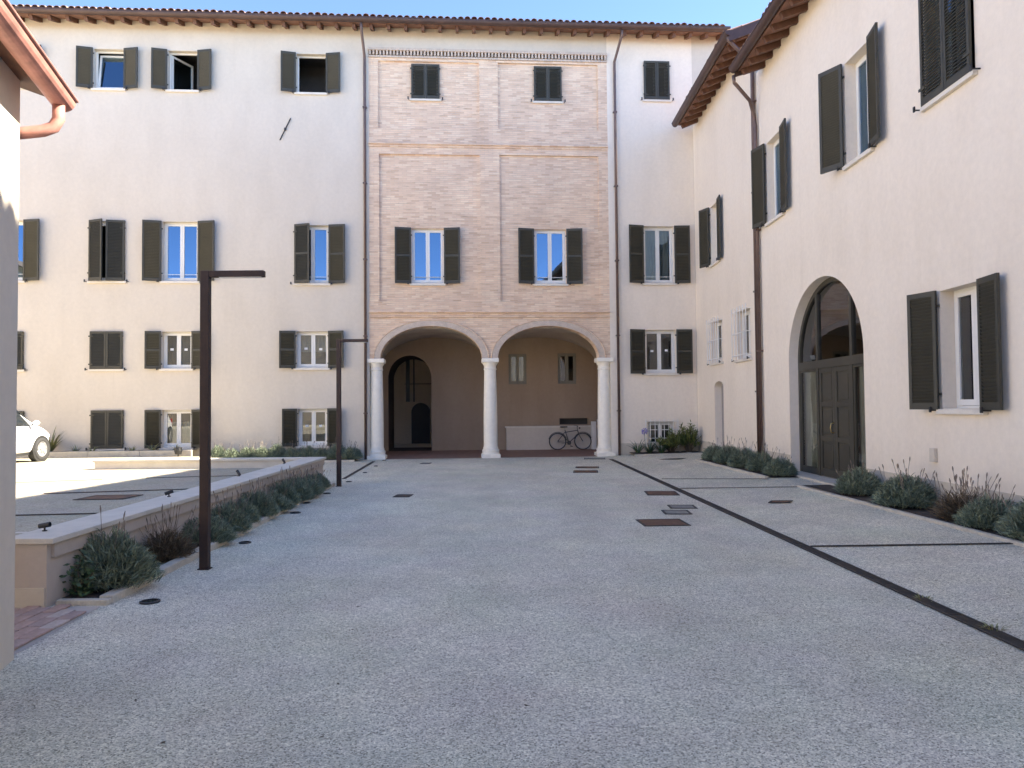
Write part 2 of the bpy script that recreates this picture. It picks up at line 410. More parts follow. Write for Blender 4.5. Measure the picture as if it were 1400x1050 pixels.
def casement(win, wd, h, loc, rot=(0, 0, 0), fm='white', gm='glass'):
    b = MB(); f = .062
    b.box(0, f, 0, .05, 0, h); b.box(wd - f, wd, 0, .05, 0, h); b.box(f, wd - f, .001, .049, 0, f + .02); b.box(f, wd - f, .001, .049, h - f, h)
    o = b.build('casement', fm, win, loc, rot)
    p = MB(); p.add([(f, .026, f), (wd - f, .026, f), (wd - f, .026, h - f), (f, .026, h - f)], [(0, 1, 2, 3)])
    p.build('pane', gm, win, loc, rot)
    return o
def window(bld, u0, u1, z0, z1, sh=(168, 168), mid=False, glass='pair', recess=.17, curtain=None, bar=False, sillw=.05, paper=False, sill=True, sh_h=None, front=0.0, fm='white'):
    """rect opening; frame set back in the reveal; shutters hinged at the opening's edges"""
    f = .045; hw = (u1 - u0); gm = 'glass' if z0 > 5 else 'glass2'  # upper rows take the glass with the sky's blue tinted in
    b = MB(); y0, y1 = front + recess, front + recess + .06
    b.box(u0 + .002, u0 + f, y0, y1, z0 + .002, z1 - .002); b.box(u1 - f, u1 - .002, y0, y1, z0 + .002, z1 - .002)
    b.box(u0 + f, u1 - f, y0, y1, z1 - f, z1 - .002); b.box(u0 + f, u1 - f, y0, y1, z0 + .002, z0 + f)
    win = b.build('window', fm, bld)
    ci = u0 + f + .004; cw = (hw - 2 * f - .008) / 2; cz = z0 + f + .004; ch = z1 - z0 - 2 * f - .008
    if glass == 'pair':
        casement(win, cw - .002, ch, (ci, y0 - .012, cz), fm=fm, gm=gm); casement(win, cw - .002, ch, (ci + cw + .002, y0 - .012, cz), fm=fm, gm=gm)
    elif glass == 'tilt':
        casement(win, cw * 2, ch, (ci, y0 + .01, cz), (R(-7), 0, 0))
    elif glass == 'open':
        casement(win, cw * 2, ch, (ci, y0 + .06, cz), (0, 0, R(62)))
    # room behind
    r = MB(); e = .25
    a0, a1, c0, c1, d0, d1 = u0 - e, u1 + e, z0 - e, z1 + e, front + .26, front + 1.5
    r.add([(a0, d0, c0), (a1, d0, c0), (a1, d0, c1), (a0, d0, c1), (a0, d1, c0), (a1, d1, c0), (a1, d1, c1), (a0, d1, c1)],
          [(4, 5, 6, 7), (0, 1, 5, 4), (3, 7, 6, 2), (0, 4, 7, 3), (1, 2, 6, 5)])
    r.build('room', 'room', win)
    if curtain:
        c = MB(); n = 40; h0 = z1 - .06 - (z1 - z0 - .12) * curtain[1]; h1 = z1 - .06 - (z1 - z0 - .12) * curtain[0]
        pts = [(u0 + .05 + (hw - .1) * i / n, front + .30 + .018 * math.sin(i * 1.3) + .01 * math.sin(i * 2.9)) for i in range(n + 1)]
        c.v = [(x, y, h0) for x, y in pts] + [(x, y, h1) for x, y in pts]
        c.f = [(i, i + 1, n + 2 + i, n + 1 + i) for i in range(n)]
        c.build('curtain', 'curtain', win, smooth=True)
    if sill:
        s = MB(); s.box(u0 - sillw, u1 + sillw, front - .07, front - .001, z0 - .075, z0 - .002); s.box(u0 + .002, u1 - .002, front, front + recess, z0 + .001, z0 + .012)
        s.build('sill', 'sill', win, bevel=.008)
        for u in (u0 - .1, u1 + .1):
            k = MB(); k.tube([(u, front + .02, z0 - .02), (u, front - .12, z0 - .02)], .012, 6); k.box(u - .02, u + .02, front - .135, front - .115, z0 - .05, z0 + .03)
            k.build('shutter_stop', 'iron', win)
    if bar:
        k = MB(); k.tube([(u0 + .01, front + .06, z0 + .22), (u1 - .01, front + .06, z0 + .22)], .009, 6); k.build('guard_bar', 'white', win)
    if paper:
        for c in (.27, .73):
            k = MB(); zc = z0 + (z1 - z0) * (.52 + .03 * random.random()); uc = u0 + hw * c
            k.box(uc - .05, uc + .05, y0 - .002, y0 + .002, zc - .035, zc + .035); k.build('paper_note', 'paper', win)
    if sh:
        h = (sh_h or (z1 - z0)) + .02
        if sh[0] is not None: add_shutter(win, hw / 2 - .004, h, u0, z0 - .01, sh[0], False, mid, front - .06)
        if sh[1] is not None: add_shutter(win, hw / 2 - .004, h, u1, z0 - .01, sh[1], True, mid, front - .06)
    return win

def eave(bld, u0, u1, ztop, ov=.66, pitch=18, spacing=.55, depth=6, rh=.13, tiles=True, gut=True):
    """rafters, boarded soffit, roof slab, end tiles and gutter; wall face at y=0"""
    tp = math.tan(R(pitch))
    zz = lambda y: ztop + y * tp
    rf = MB()
    rf.hexa([(u0, -ov, zz(-ov) + .002), (u1, -ov, zz(-ov) + .002), (u1, depth, zz(depth) + .002), (u0, depth, zz(depth) + .002)],
            [(u0, -ov, zz(-ov) + .06), (u1, -ov, zz(-ov) + .06), (u1, depth, zz(depth) + .06), (u0, depth, zz(depth) + .06)])
    roof = rf.build('roof', 'soffit', bld)
    n = int((u1 - u0 - .2) / spacing)
    src = None
    for i in range(n + 1):
        u = u0 + .1 + i * (u1 - u0 - .2) / n
        if src is None:
            b = MB(); hw = .05; y0, y1 = -ov + .05, .12
            b.hexa([(-hw, y0 + .06, (y0) * tp - rh), (hw, y0 + .06, y0 * tp - rh), (hw, y1, y1 * tp - rh), (-hw, y1, y1 * tp - rh)],
                   [(-hw, y0, y0 * tp), (hw, y0, y0 * tp), (hw, y1, y1 * tp), (-hw, y1, y1 * tp)])
            src = b.build('rafter', 'wood', bld, (u, 0, ztop)); 
        else: inst('rafter', src, bld, (u, 0, ztop))
    if tiles:
        src = None; n = int((u1 - u0) / .215)
        for i in range(n):
            u = u0 + .1 + i * .215
            if src is None:
                b = MB(); k = 8
                for (y, rr, dz) in ((0, .098, 0), (.5, .08, .5 * tp)):
                    b.v += [(rr * math.cos(math.pi * j / k), y, dz + rr * .8 * math.sin(math.pi * j / k)) for j in range(k + 1)]
                    b.v += [((rr - .016) * math.cos(math.pi * j / k), y, dz + (rr - .016) * .8 * math.sin(math.pi * j / k)) for j in range(k + 1)]
                q = k + 1
                for j in range(k):
                    b.f += [(j, j + 1, 2 * q + j + 1, 2 * q + j), (q + j, 3 * q + j, 3 * q + j + 1, q + j + 1), (j, q + j, q + j + 1, j + 1)]
                src = b.build('tile', 'tile', roof, (u, -ov - .16, zz(-ov) + .14), smooth=False)
            else: inst('tile', src, roof, (u, -ov - .16 + random.uniform(-.025, .025), zz(-ov) + .14 + random.uniform(-.008, .012)), (0, random.uniform(-.05, .05), random.uniform(-.04, .04)))
        # the covered slope behind the end tiles
        b = MB(); nn = int((u1 - u0) / .215) * 6; y0, y1 = -ov + .25, depth
        for y in (y0, y1):
            b.v += [(u0 + (u1 - u0) * i / nn, y, zz(y) + .13 + .07 * abs(math.sin(math.pi * i / 6))) for i in range(nn + 1)]
        b.f = [(i, i + 1, nn + 2 + i, nn + 1 + i) for i in range(nn)]
        tag(b.build('tile_courses', 'tile', roof), kind='stuff')
    if gut:
        b = MB(); k = 10; r = .105; zc = zz(-ov) + .10; yc = -ov - .10
        for u in (u0 - .05, u1 + .05):
            b.v += [(u, yc + r * math.cos(math.pi + math.pi * j / k), zc + r * math.sin(math.pi + math.pi * j / k) * 1.15) for j in range(k + 1)]
        q = k + 1
        b.f = [(j, j + 1, q + j + 1, q + j) for j in range(k)] + [tuple(range(q)), tuple(reversed(range(q, 2 * q)))]
        b.box(u0 - .05, u1 + .05, yc - r - .012, yc - r + .004, zc - .01, zc + .014)
        b.build('gutter', 'gutter', bld, smooth=False)
    return roof

# ------------------------------------------------------------------ main building (far facade)
main = empty('main_building', FO, FA, 'long cream plastered building with a brick loggia section and dark shuttered windows', 'building')
UL, UR = -21.0, 6.90
BL, BR = -3.94, 3.98
ZE = 14.2
openL, openR = [], []
R1, R2, R3, R4 = (11.97, 13.26), (5.78, 7.70), (2.98, 4.16), (.47, 1.66)
LW = []   # (u0,u1,row,kwargs)
cols = [(-15.65, -14.68), (-12.66, -11.66), (-10.49, -9.5), (-6.27, -5.26)]
LW += [(-15.6, -14.65, R1, dict()), (-12.65, -11.69, R1, dict(glass='tilt')), (-10.34, -9.39, R1, dict(glass='open')), (-6.27, -5.31, R1, dict(glass=None, sh=(168, 170)))]
LW += [(-15.8, -14.71, R2, dict(bar=True)), (-12.72, -11.63, R2, dict(sh=(24, 9))), (-10.49, -9.36, R2, dict(bar=True, mid=False)), (-6.32, -5.23, (5.72, 7.62), dict(sh=(20, 170), mid=True, bar=True))]
LW += [(-15.7, -14.69, R3, dict(sh=(0, 0))), (-12.67, -11.68, R3, dict(sh=(0, 0), mid=False)), (-10.49, -9.54, R3, dict(mid=True, paper=True)), (-6.28, -5.25, R3, dict(mid=True, paper=True, curtain=(0, .55)))]
LW += [(-15.65, -14.65, R4, dict(sh=(0, 0))), (-12.62, -11.64, R4, dict(sh=(0, 0))), (-10.48, -9.53, R4, dict(curtain=(.3, 1))), (-6.23, -5.28, R4, dict(curtain=(.6, 1), paper=True))]
RW = [(5.24, 6.11, R1, dict(sh=(0, 0))), (5.14, 6.19, (5.76, 7.68), dict(bar=True, mid=True, curtain=(0, 1), sh=(168, 176))), (5.14, 6.21, (2.74, 4.19), dict(paper=True, mid=True, sh=(168, 176))),
      (5.2, 6.12, (.32, 1.12), dict(sh=None, sill=False))]
wl = MB(); wl.plate(rect(UL, BL, 0, ZE), [rect(a, b, *r) for a, b, r, k in LW]); wl.strip(rect(UL, BL, 0, ZE)[1:3], 0, .45)
wl.build('plaster_wall', 'plaster', main)
wr = MB(); wr.plate(rect(BR, UR, 0, ZE), [rect(a, b, *r) for a, b, r, k in RW]); wr.strip([(BR, ZE), (BR, 0)], 0, .45)
wr.build('plaster_wall', 'plaster2', main)
for a, b, r, k in LW + RW: window(main, a, b, *r, **k)
pl = MB(); pl.box(UL, BL - .3, -.018, -.001, 0, .42); pl.box(BR + .32, UR, -.018, -.001, 0, .42); pl.build('plinth', 'plinth', main)
# brick section
AL, AR_ = (-1.935, 1.655), (1.92, 1.68); ZS, RISE = 3.27, 1.06
outl = [(BL, 13.27), (BL, ZS)] + arc(AL[0], ZS, AL[1], RISE) + arc(AR_[0], ZS, AR_[1], RISE) + [(BR, ZS), (BR, 13.27)]
pans = [(-3.63, -.32, 10.85, 13.10), (.31, 3.67, 10.87, 13.12), (-3.61, -.32, 5.15, 10.0), (.34, 3.66, 5.15, 10.02)]
bwins = [[(-2.55, -1.62, 11.87, 13.0)], [(1.52, 2.45, 11.87, 13.02)], [(-2.58, -1.51, 5.74, 7.56)], [(1.47, 2.55, 5.74, 7.56)]]
bw = MB(); bw.plate(outl, [rect(*p) for p in pans], 0, .07)
bw.strip(arc(AL[0], ZS, AL[1], RISE), 0, .45); bw.strip(arc(AR_[0], ZS, AR_[1], RISE), 0, .45)
for a, b in ((BL, AL[0] - AL[1]), (AL[0] + AL[1], AR_[0] - AR_[1]), (AR_[0] + AR_[1], BR)):
    bw.add([(a, 0, ZS), (b, 0, ZS), (b, .45, ZS), (a, .45, ZS)], [(0, 1, 2, 3)])
bw.build('brick_wall', 'brick', main)
for p, wn in zip(pans, bwins):
    b = MB(); b.plate(rect(*p), [rect(*q) for q in wn], .07, .2); b.build('brick_panel', 'brick', main)
for i, wn in enumerate(bwins):
    for q in wn: window(main, *q, sh=(0, 0) if i < 2 else (170, 170), mid=i >= 2, bar=i >= 2, front=.07, recess=.12)
# flat arches of soldier bricks over the piano-nobile windows
for q in (bwins[2][0], bwins[3][0]):
    b = MB(); n = 17; ua, ub = q[0] - .12, q[1] + .12
    for i in range(n):
        x = ua + (ub - ua) * (i + .08) / n; x2 = ua + (ub - ua) * (i + .92) / n
        b.box(x, x2, .064, .069, q[3] + .05, q[3] + .33 + random.uniform(-.02, .02))
    b.build('flat_arch', 'brick', main)
b = MB(); b.box(BL, BR, -.085, -.001, 10.31, 10.36); b.box(BL, BR, -.03, -.001, 10.24, 10.309); b.build('string_course', 'brick', main)
b = MB(); b.box(BL, BR, -.085, -.001, 4.77, 4.81); b.box(BL, BR, -.05, -.001, 4.62, 4.65); b.build('string_course', 'brick', main)
b = MB(); b.box(BL, BR, -.09, .10, 13.42, 13.50); b.box(BL, BR, -.045, -.001, 13.2, 13.255); b.add([(BL, .09, 13.26), (BR, .09, 13.26), (BR, .09, 13.43), (BL, .09, 13.43)], [(0, 1, 2, 3)]); b.add([(BL, 0, 13.27), (BR, 0, 13.27), (BR, .09, 13.27), (BL, .09, 13.27)], [(0, 1, 2, 3)])
n = 71
for i in range(n):
    u = BL + (BR - BL) * (i + .25) / n; b.box(u, u + .055, -.065, .085, 13.275, 13.419)
b.build('dentil_cornice', 'archi', main)
b = MB(); b.plate(rect(BL, BR, 13.5, ZE)); b.build('frieze', 'plaster', main)
for c, a in (AL, AR_):
    b = MB(); o1 = arc(c, ZS, a + .004, RISE + .004, 40); o2 = arc(c, ZS, a + .20, RISE + .19, 40); n = len(o1)
    b.v = [(x, -.03, z) for x, z in o1] + [(x, -.03, z) for x, z in o2] + [(x, .02, z) for x, z in o1] + [(x, -.001, z) for x, z in o2]
    for i in range(n - 1): b.f += [(i, i + 1, n + i + 1, n + i), (i, 2 * n + i, 2 * n + i + 1, i + 1), (n + i, n + i + 1, 3 * n + i + 1, 3 * n + i)]
    b.build('archivolt', 'archi', main)
    b = MB(); b.tube([(x, -.03, z) for x, z in arc(c, ZS, a + .215, RISE + .205, 40)], .02, 6); b.build('arch_moulding', 'brick', main, smooth=True)
# columns
prof = [(.0, 0), (.29, 0), (.29, .14), (.285, .16), (.27, .17), (.285, .21), (.28, .26), (.25, .28), (.245, .30), (.25, .33), (.232, .36), (.228, .40), (.228, 1.2), (.218, 1.9), (.198, 2.78), (.197, 2.88), (.215, 2.90), (.215, 2.93), (.2, 2.945), (.2, 3.02), (.235, 3.07), (.255, 3.11), (.255, 3.13)]
for u in (-3.74, -.015, 3.8):
    b = MB(); b.lathe(prof, 32)
    c = b.build('column', 'stone', main, (u, .22, 0), smooth=True)
    md = c.modifiers.new('e', 'EDGE_SPLIT'); md.split_angle = R(40)
    b = MB(); b.box(-.28, .28, -.28, .28, 3.13, 3.268); b.build('abacus', 'stone', c, bevel=.02)
    b = MB(); b.box(-.31, .31, -.31, .31, -.02, .12); b.build('plinth_block', 'stone', c, bevel=.015)
# loggia interior
LI, RI, LD = -3.98, 4.25, 3.9
fl = MB(); fl.add([(LI, -.05, .012), (RI, -.05, .012), (RI, LD, .03), (LI, LD, .03)], [(0, 1, 2, 3)]); fl.build('loggia_floor', 'terracotta', main)
pu0, pu1 = -3.72, -2.1
pass_open = [(pu0, .03), (pu1, .03)] + [(x, z) for x, z in arc((pu0 + pu1) / 2, 2.78, (pu1 - pu0) / 2, .86, 20, 0, math.pi)]
lw2 = [(.84, 1.53, 2.52, 3.68), (2.73, 3.45, 2.52, 3.70)]
bk = MB(); bk.plate(rect(LI, RI, 0, 4.5), [pass_open] + [rect(*q) for q in lw2] + [rect(2.78, 3.9, .96, 1.2)], LD, 0)
for hh in [rect(*q) for q in lw2] + [rect(2.78, 3.9, .96, 1.2)]: bk.strip(hh, LD, LD + .3, True)
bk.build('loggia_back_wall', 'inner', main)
b = MB(); b.strip(pass_open, LD + .002, LD + 2.3, True); b.build('passage_reveal', 'shadereveal', main)
for q in lw2: window(main, *q, sh=None, front=LD, recess=.06, sill=False, fm='greywin')
b = MB(); b.box(2.5, 4.2, LD + .29, LD + .31, .8, 1.4); b.build('vent_shaft', 'room', main)
sd_ = MB()
sd_.add([(LI, .45, 0), (LI, LD, 0), (LI, LD, 4.5), (LI, .45, 4.5), (RI, .45, 0), (RI, LD, 0), (RI, LD, 4.5), (RI, .45, 4.5)], [(0, 1, 2, 3), (4, 7, 6, 5)])
sd_.add([(LI, .45, 0), (BL, .45, 0), (BL, .45, 4.5), (LI, .45, 4.5)], [(0, 1, 2, 3)]); sd_.add([(BR, .45, 0), (RI, .45, 0), (RI, .45, 4.5), (BR, .45, 4.5)], [(0, 1, 2, 3)])
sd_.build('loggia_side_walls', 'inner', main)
for c, x0, x1 in ((AL[0], LI, -.02), (AR_[0], -.02, RI)):
    b = MB(); nu, nv = 40, 30; a = max(c - x0, x1 - c); vc = (.45 + LD) / 2; va = (LD - .45) / 2
    for j in range(nv + 1):
        v = .45 + (LD - .45) * j / nv
        for i in range(nu + 1):
            u = x0 + (x1 - x0) * i / nu
            e1 = 1 - ((u - c) / a) ** 2; e2 = 1 - ((v - vc) / va) ** 2
            b.v.append((u, v, 3.2 + 1.12 * math.sqrt(max(0, e1, e2))) if max(e1, e2) > 0 else (u, v, 3.2))
    b.f = [(j * (nu + 1) + i, j * (nu + 1) + i + 1, (j + 1) * (nu + 1) + i + 1, (j + 1) * (nu + 1) + i) for j in range(nv) for i in range(nu)]
    b.build('vault', 'vault', main)
# lunette between arcade wall and vault
b = MB(); b.add([(LI, .451, 4.3), (RI, .451, 4.3), (RI, .451, 5), (LI, .451, 5)], [(0, 1, 2, 3)]); b.build('lunette', 'vault', main)
# passage behind the arched opening, with a glazed iron screen
b = MB(); x0, x1, y0, y1 = pu0 - .7, pu1 + 1.2, LD + 2.3, LD + 5.4
b.add([(x0, y0, .03), (x1, y0, .03), (x1, y1, .03), (x0, y1, .03), (x0, y0, 15.2), (x1, y0, 15.2), (x1, y1, 14.2), (x0, y1, 14.2)], [(0, 1, 2, 3), (0, 3, 7, 4), (1, 5, 6, 2), (3, 2, 6, 7)])
b.plate(rect(x0, x1, .03, 15.2), [pass_open], y0, 0); b.build('added_light_well', 'plinth', main)  # shaft above the passage is added to bring daylight down into it
b = MB(); dx = -2.8; b.plate([(dx - .42, .03), (dx + .42, .03)] + arc(dx, 1.45, .42, .42, 14, 0, math.pi), (), y1 - .02, 0); b.build('passage_door', 'iron', main)
b = MB(); ys_ = LD + 2.5
for x, wd in ((-3.25, .16), (-2.95, .06), (-2.2, .06)): b.box(x, x + wd, ys_, ys_ + .05, 1.9 if x < -2.5 else .03, 3.95)
b.box(-3.3, -2.14, ys_ + .002, ys_ + .048, 2.62, 2.65); b.build('iron_screen', 'iron', main)
# low wall at the back of the loggia
b = MB(); b.box(.72, RI - .002, LD - .32, LD - .001, .02, .86); b.build('bench_wall', 'plaster', main)
b = MB(); b.box(.68, RI - .003, LD - .36, LD - .002, .861, .92); b.build('bench_top', 'sill', main)
# iron grille over the cellar window
b = MB()
for i in range(8): u = 5.13 + i * .155; b.tube([(u, -.06, .22), (u, -.06, 1.22)], .011, 6)
for i in range(4): z = .3 + i * .28; b.tube([(5.1, -.06, z), (6.25, -.06, z)], .011, 6)
for u in (5.13, 6.215):
    for z in (.3, 1.14): b.tube([(u, -.06, z), (u, .01, z)], .011, 6)
b.build('window_grille', 'white', main)
# downpipes
def pipe(bld, pts, r=.045, name='downpipe', m='pipe', brackets=(), n=10):
    b = MB(); b.tube(pts, r, n)
    o = b.build(name, m, bld, smooth=True)
    for z, u, y in brackets:
        k = MB(); k.box(u - r - .018, u + r + .018, y - r - .012, .0, z - .02, z + .02); k.build('pipe_bracket', m, o)
    return o
for u in (-4.06, 4.23):
    top = u - .02 if u < 0 else u + .12
    pipe(main, [(top, -.75, 13.95), (top, -.72, 13.8), (u, -.09, 13.2), (u, -.075, 13.05), (u, -.075, .02)], brackets=[(z, u, -.075) for z in (1.5, 4.0, 6.5, 9, 11.5)])
# iron tie-rod anchors
for u, z in ((-6.62, 10.75), (-13.85, 10.85)):
    b = MB(); b.tube([(u - .17, -.03, z - .36), (u + .17, -.03, z + .36)], .018, 6); b.box(u - .03, u + .03, -.06, 0, z - .04, z + .04); b.build('tie_anchor', 'iron', main)
eave(main, UL, 7.9, ZE, ov=.66, spacing=.55, depth=5)
# rest of the block
b = MB(); D = 10
b.add([(UL, 0, 0), (UL, D, 0), (UL, D, ZE + 1.5), (UL, 0, ZE), (UR + 1.5, 0, 0), (UR + 1.5, D, 0), (UR + 1.5, D, ZE + 1.5), (UR + 1.5, 0, ZE)], [(0, 1, 2, 3), (4, 7, 6, 5), (1, 5, 6, 2)])
b.add([(UR, 0, 0), (UR + 1.5, 0, 0), (UR + 1.5, 0, ZE), (UR, 0, ZE)], [(0, 1, 2, 3)])
for ua, ub in ((UL, pu0 - .7), (pu1 + 1.2, UR + 1.5)): b.add([(ua, 5, ZE + 1.65), (ub, 5, ZE + 1.65), (ub, D, ZE), (ua, D, ZE)], [(0, 1, 2, 3)])  # roof left open over the added shaft to let sky light in
b.build('rear_walls', 'plaster', main)

# ------------------------------------------------------------------ right-hand wings (wall face X = XR, local x runs towards the camera)
YC = FO.y + (XR - FO.x) * math.tan(FA)
far = empty('side_wing', (XR, YC, 0), -math.pi / 2, 'tall narrow cream wing in the corner with two white barred windows and small niche', 'building')
fu = lambda y: YC - y
YB = 18.15
zf = 11.12
niche = [(fu(22.4), .1), (fu(21.45), .1)] + arc((fu(22.4) + fu(21.45)) / 2, 2.2, .475, .18, 12, 0, math.pi)
g1, g2 = (fu(22.6), fu(21.5), 2.95, 4.2), (fu(20.05), fu(18.95), 2.9, 4.2)
cw_ = (fu(22.5), fu(21.58), 5.98, 7.78)
b = MB(); b.plate(rect(0, fu(YB), 0, zf), [niche, rect(*g1), rect(*g2), rect(*cw_)], 0, .22); b.build('plaster_wall', 'plaster2', far)
b = MB(); b.box(fu(22.42), fu(21.43), .215, .25, .05, 2.45); b.build('niche_back', 'greydoor', far)
window(far, *cw_, sh=(156, 174))
for q in (g1, g2):
    wn = window(far, *q, sh=None, sill=True, sillw=.12)
    b = MB(); a0, a1, c0, c1 = q[0] - .06, q[1] + .06, q[2] - .02, q[3] + .10
    for i in range(6): u = a0 + (a1 - a0) * i / 5; b.tube([(u, -.13, c0), (u, -.13, c1)], .013, 6)
    for i in range(3):
        z = c0 + .12 + (c1 - c0 - .24) * i / 2; b.tube([(a0 - .02, -.13, z), (a1 + .02, -.13, z)], .012, 6)
        for u in (a0, a1): b.tube([(u, -.13, z), (u, .01, z)], .012, 6)
    b.build('grille', 'white', wn)
b = MB(); b.box(0, fu(22.42), -.018, -.001, 0, .5); b.box(fu(21.42), fu(YB), -.018, -.001, 0, .5); b.build('plinth', 'plinth', far)
rf = eave(far, .55, fu(17.98), zf, ov=.62, spacing=.5, depth=4.5, pitch=20)
tp = math.tan(R(20))
b = MB(); u = fu(17.98)
b.hexa([(u - .04, -.72, zf - .72 * tp - .14), (u, -.72, zf - .72 * tp - .14), (u, 4.5, zf + 4.5 * tp - .14), (u - .04, 4.5, zf + 4.5 * tp - .14)],
       [(u - .04, -.72, zf - .72 * tp + .12), (u, -.72, zf - .72 * tp + .12), (u, 4.5, zf + 4.5 * tp + .12), (u - .04, 4.5, zf + 4.5 * tp + .12)])
b.v = [(x + .042, y, z) for x, y, z in b.v]
b.build('barge_board', 'gutter', far)
b = MB(); u = fu(YB)
b.add([(u, 0, 0), (u, 4.5, 0), (u, 4.5, zf + 4.5 * tp), (u, 0, zf)], [(0, 1, 2, 3)]); b.add([(0, 4.5, 0), (u, 4.5, 0), (u, 4.5, zf + 4.5 * tp), (0, 4.5, zf + 4.5 * tp)], [(0, 1, 2, 3)])
b.build('gable_wall', 'plaster2', far)
pu = fu(18.2)
pipe(far, [(fu(18.05), -.72, 10.95), (fu(18.05), -.70, 10.8), (pu, -.25, 10.45), (pu, -.09, 10.25), (pu, -.075, 10.05), (pu, -.075, .1)], r=.05, brackets=[(z, pu, -.075) for z in (2, 4.5, 7, 9.3)])

near = empty('long_wing', (XR, YB, 0), -math.pi / 2, 'near cream wing with large arched dark timber doorway and louvred shutters', 'building')
nu_ = lambda y: YB - y
zn = 9.98; YE = -6.0
ja, jb = nu_(16.35), nu_(12.87); jc = (ja + jb) / 2; jr = (jb - ja) / 2; js = 4.22 - 1.62
door_o = [(ja, .18), (jb, .18)] + arc(jc, js, jr, 1.62, 32, 0, math.pi)
wB, wA, wD, wE = (nu_(17.5), nu_(16.45), 6.03, 7.97), (nu_(13.34), nu_(12.35), 6.05, 7.95), (nu_(10.76), nu_(9.6), 6.10, 8.0), (nu_(10.54), nu_(9.58), 1.60, 3.30)
wF = (nu_(7.6), nu_(6.6), 6.08, 7.98); wG = (nu_(6.4), nu_(5.4), 1.60, 3.30)
b = MB(); b.plate(rect(0, nu_(YE), 0, zn), [door_o] + [rect(*q) for q in (wB, wA, wD, wE, wF, wG)], 0, .25); b.build('plaster_wall', 'plaster2', near)
window(near, *wB, sh=(165, 172)); window(near, *wA, sh=(151, 170), recess=.2); window(near, *wD, sh=(0, 0)); window(near, *wE, sh=(160, 174), recess=.2)
window(near, *wF); window(near, *wG)
b = MB(); b.box(.02, ja - .03, -.018, -.001, 0, .55); b.box(jb + .03, nu_(YE), -.018, -.001, 0, .55); b.build('plinth', 'plinth', near)
eave(near, nu_(17.6), nu_(YE), zn, ov=.62, spacing=.5, depth=5, pitch=17)
b = MB(); tp = math.tan(R(17)); u1 = nu_(YE)
b.add([(0, 5, 0), (u1, 5, 0), (u1, 5, zn + 5 * tp), (0, 5, zn + 5 * tp)], [(0, 1, 2, 3)]); b.add([(u1, 0, 0), (u1, 5, 0), (u1, 5, zn + 5 * tp), (u1, 0, zn)], [(0, 1, 2, 3)])
b.build('rear_walls', 'plaster2', near)
# verge of the near roof
b = MB(); u = nu_(17.6)
b.hexa([(u - .045, -.70, zn - .70 * tp - .10), (u - .002, -.70, zn - .70 * tp - .10), (u - .002, 4.9, zn + 4.9 * tp - .10), (u - .045, 4.9, zn + 4.9 * tp - .10)],
       [(u - .045, -.70, zn - .70 * tp + .12), (u - .002, -.70, zn - .70 * tp + .12), (u - .002, 4.9, zn + 4.9 * tp + .12), (u - .045, 4.9, zn + 4.9 * tp + .12)])
b.build('barge_board', 'gutter', near)
b = MB(); b.plate([(0, 9), (.6, 9), (.6, zn), (0, zn)], (), .0, 0)
pn = nu_(18.04)
pipe(near, [(nu_(17.64), -.72, 9.72), (nu_(17.66), -.70, 9.55), (nu_(17.9), -.25, 9.2), (pn, -.11, 8.9), (pn, -.075, 8.6), (pn, -.075, .1)], r=.045, brackets=[(z, pn, -.075) for z in (3, 6)])
# arched doorway
yd = .20
def dbox(b, a, c, z0, z1, y0=yd, y1=yd + .07): b.box(a, c, y0, y1, z0, z1)
m1, m2 = nu_(15.32), nu_(13.78); mc = (m1 + m2) / 2; zt_ = 2.42
ins = lambda e: arc(jc, js, jr - e, 1.62 - e, 32, 0, math.pi)
b = MB(); A1, A2 = ins(.004), ins(.10)
n = len(A1)
for y in (yd, yd + .08): b.v += [(x, y, z) for x, z in A1] + [(x, y, z) for x, z in A2]
for i in range(n - 1): b.f += [(i, i + 1, n + i + 1, n + i), (n + i, n + i + 1, 3 * n + i + 1, 3 * n + i)]
dbox(b, ja + .004, ja + .10, .19, js, yd + .001, yd + .079); dbox(b, jb - .10, jb - .004, .19, js, yd + .001, yd + .079)
dbox(b, ja + .1, jb - .1, zt_, zt_ + .17, yd - .012, yd + .07)
def zarc(u, e=.1):
    k = (u - jc) / (jr - e); return js + (1.62 - e) * math.sqrt(max(0, 1 - k * k))
for u in (m1, m2):
    dbox(b, u - .05, u + .05, .19, zt_, yd - .005, yd + .075); dbox(b, u - .045, u + .045, zt_ + .17, zarc(u) + .01, yd - .005, yd + .075)
door = b.build('arched_doorway', 'door', near)
for a, c in ((ja + .10, m1 - .05), (m2 + .05, jb - .10)):
    k = MB(); f = .05
    dbox(k, a, a + f, .19, zt_, yd + .012, yd + .06); dbox(k, c - f, c, .19, zt_, yd + .012, yd + .06); dbox(k, a + f, c - f, .19, .33, yd + .012, yd + .06); dbox(k, a + f, c - f, zt_ - f, zt_, yd + .012, yd + .06)
    k.build('side_light', 'door', door)
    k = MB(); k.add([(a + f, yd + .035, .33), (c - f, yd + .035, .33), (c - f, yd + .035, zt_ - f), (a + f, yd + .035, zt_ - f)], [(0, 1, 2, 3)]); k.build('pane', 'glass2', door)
    k = MB(); n = 30; k.v = [(a + (c - a) * i / n, yd + .11 + .015 * math.sin(i * 1.4), z) for z in (.25, zt_) for i in range(n + 1)]
    k.f = [(i, i + 1, n + 2 + i, n + 1 + i) for i in range(n)]; k.build('curtain', 'curtain', door, smooth=True)
k = MB(); k.plate([(x, z) for x, z in ([(jb - .1, zt_ + .17)] if False else [])] or ([(ja + .1, zt_ + .17), (jb - .1, zt_ + .17)] + ins(.1)), (), yd + .04, 0); k.build('fanlight_pane', 'glass2', door)
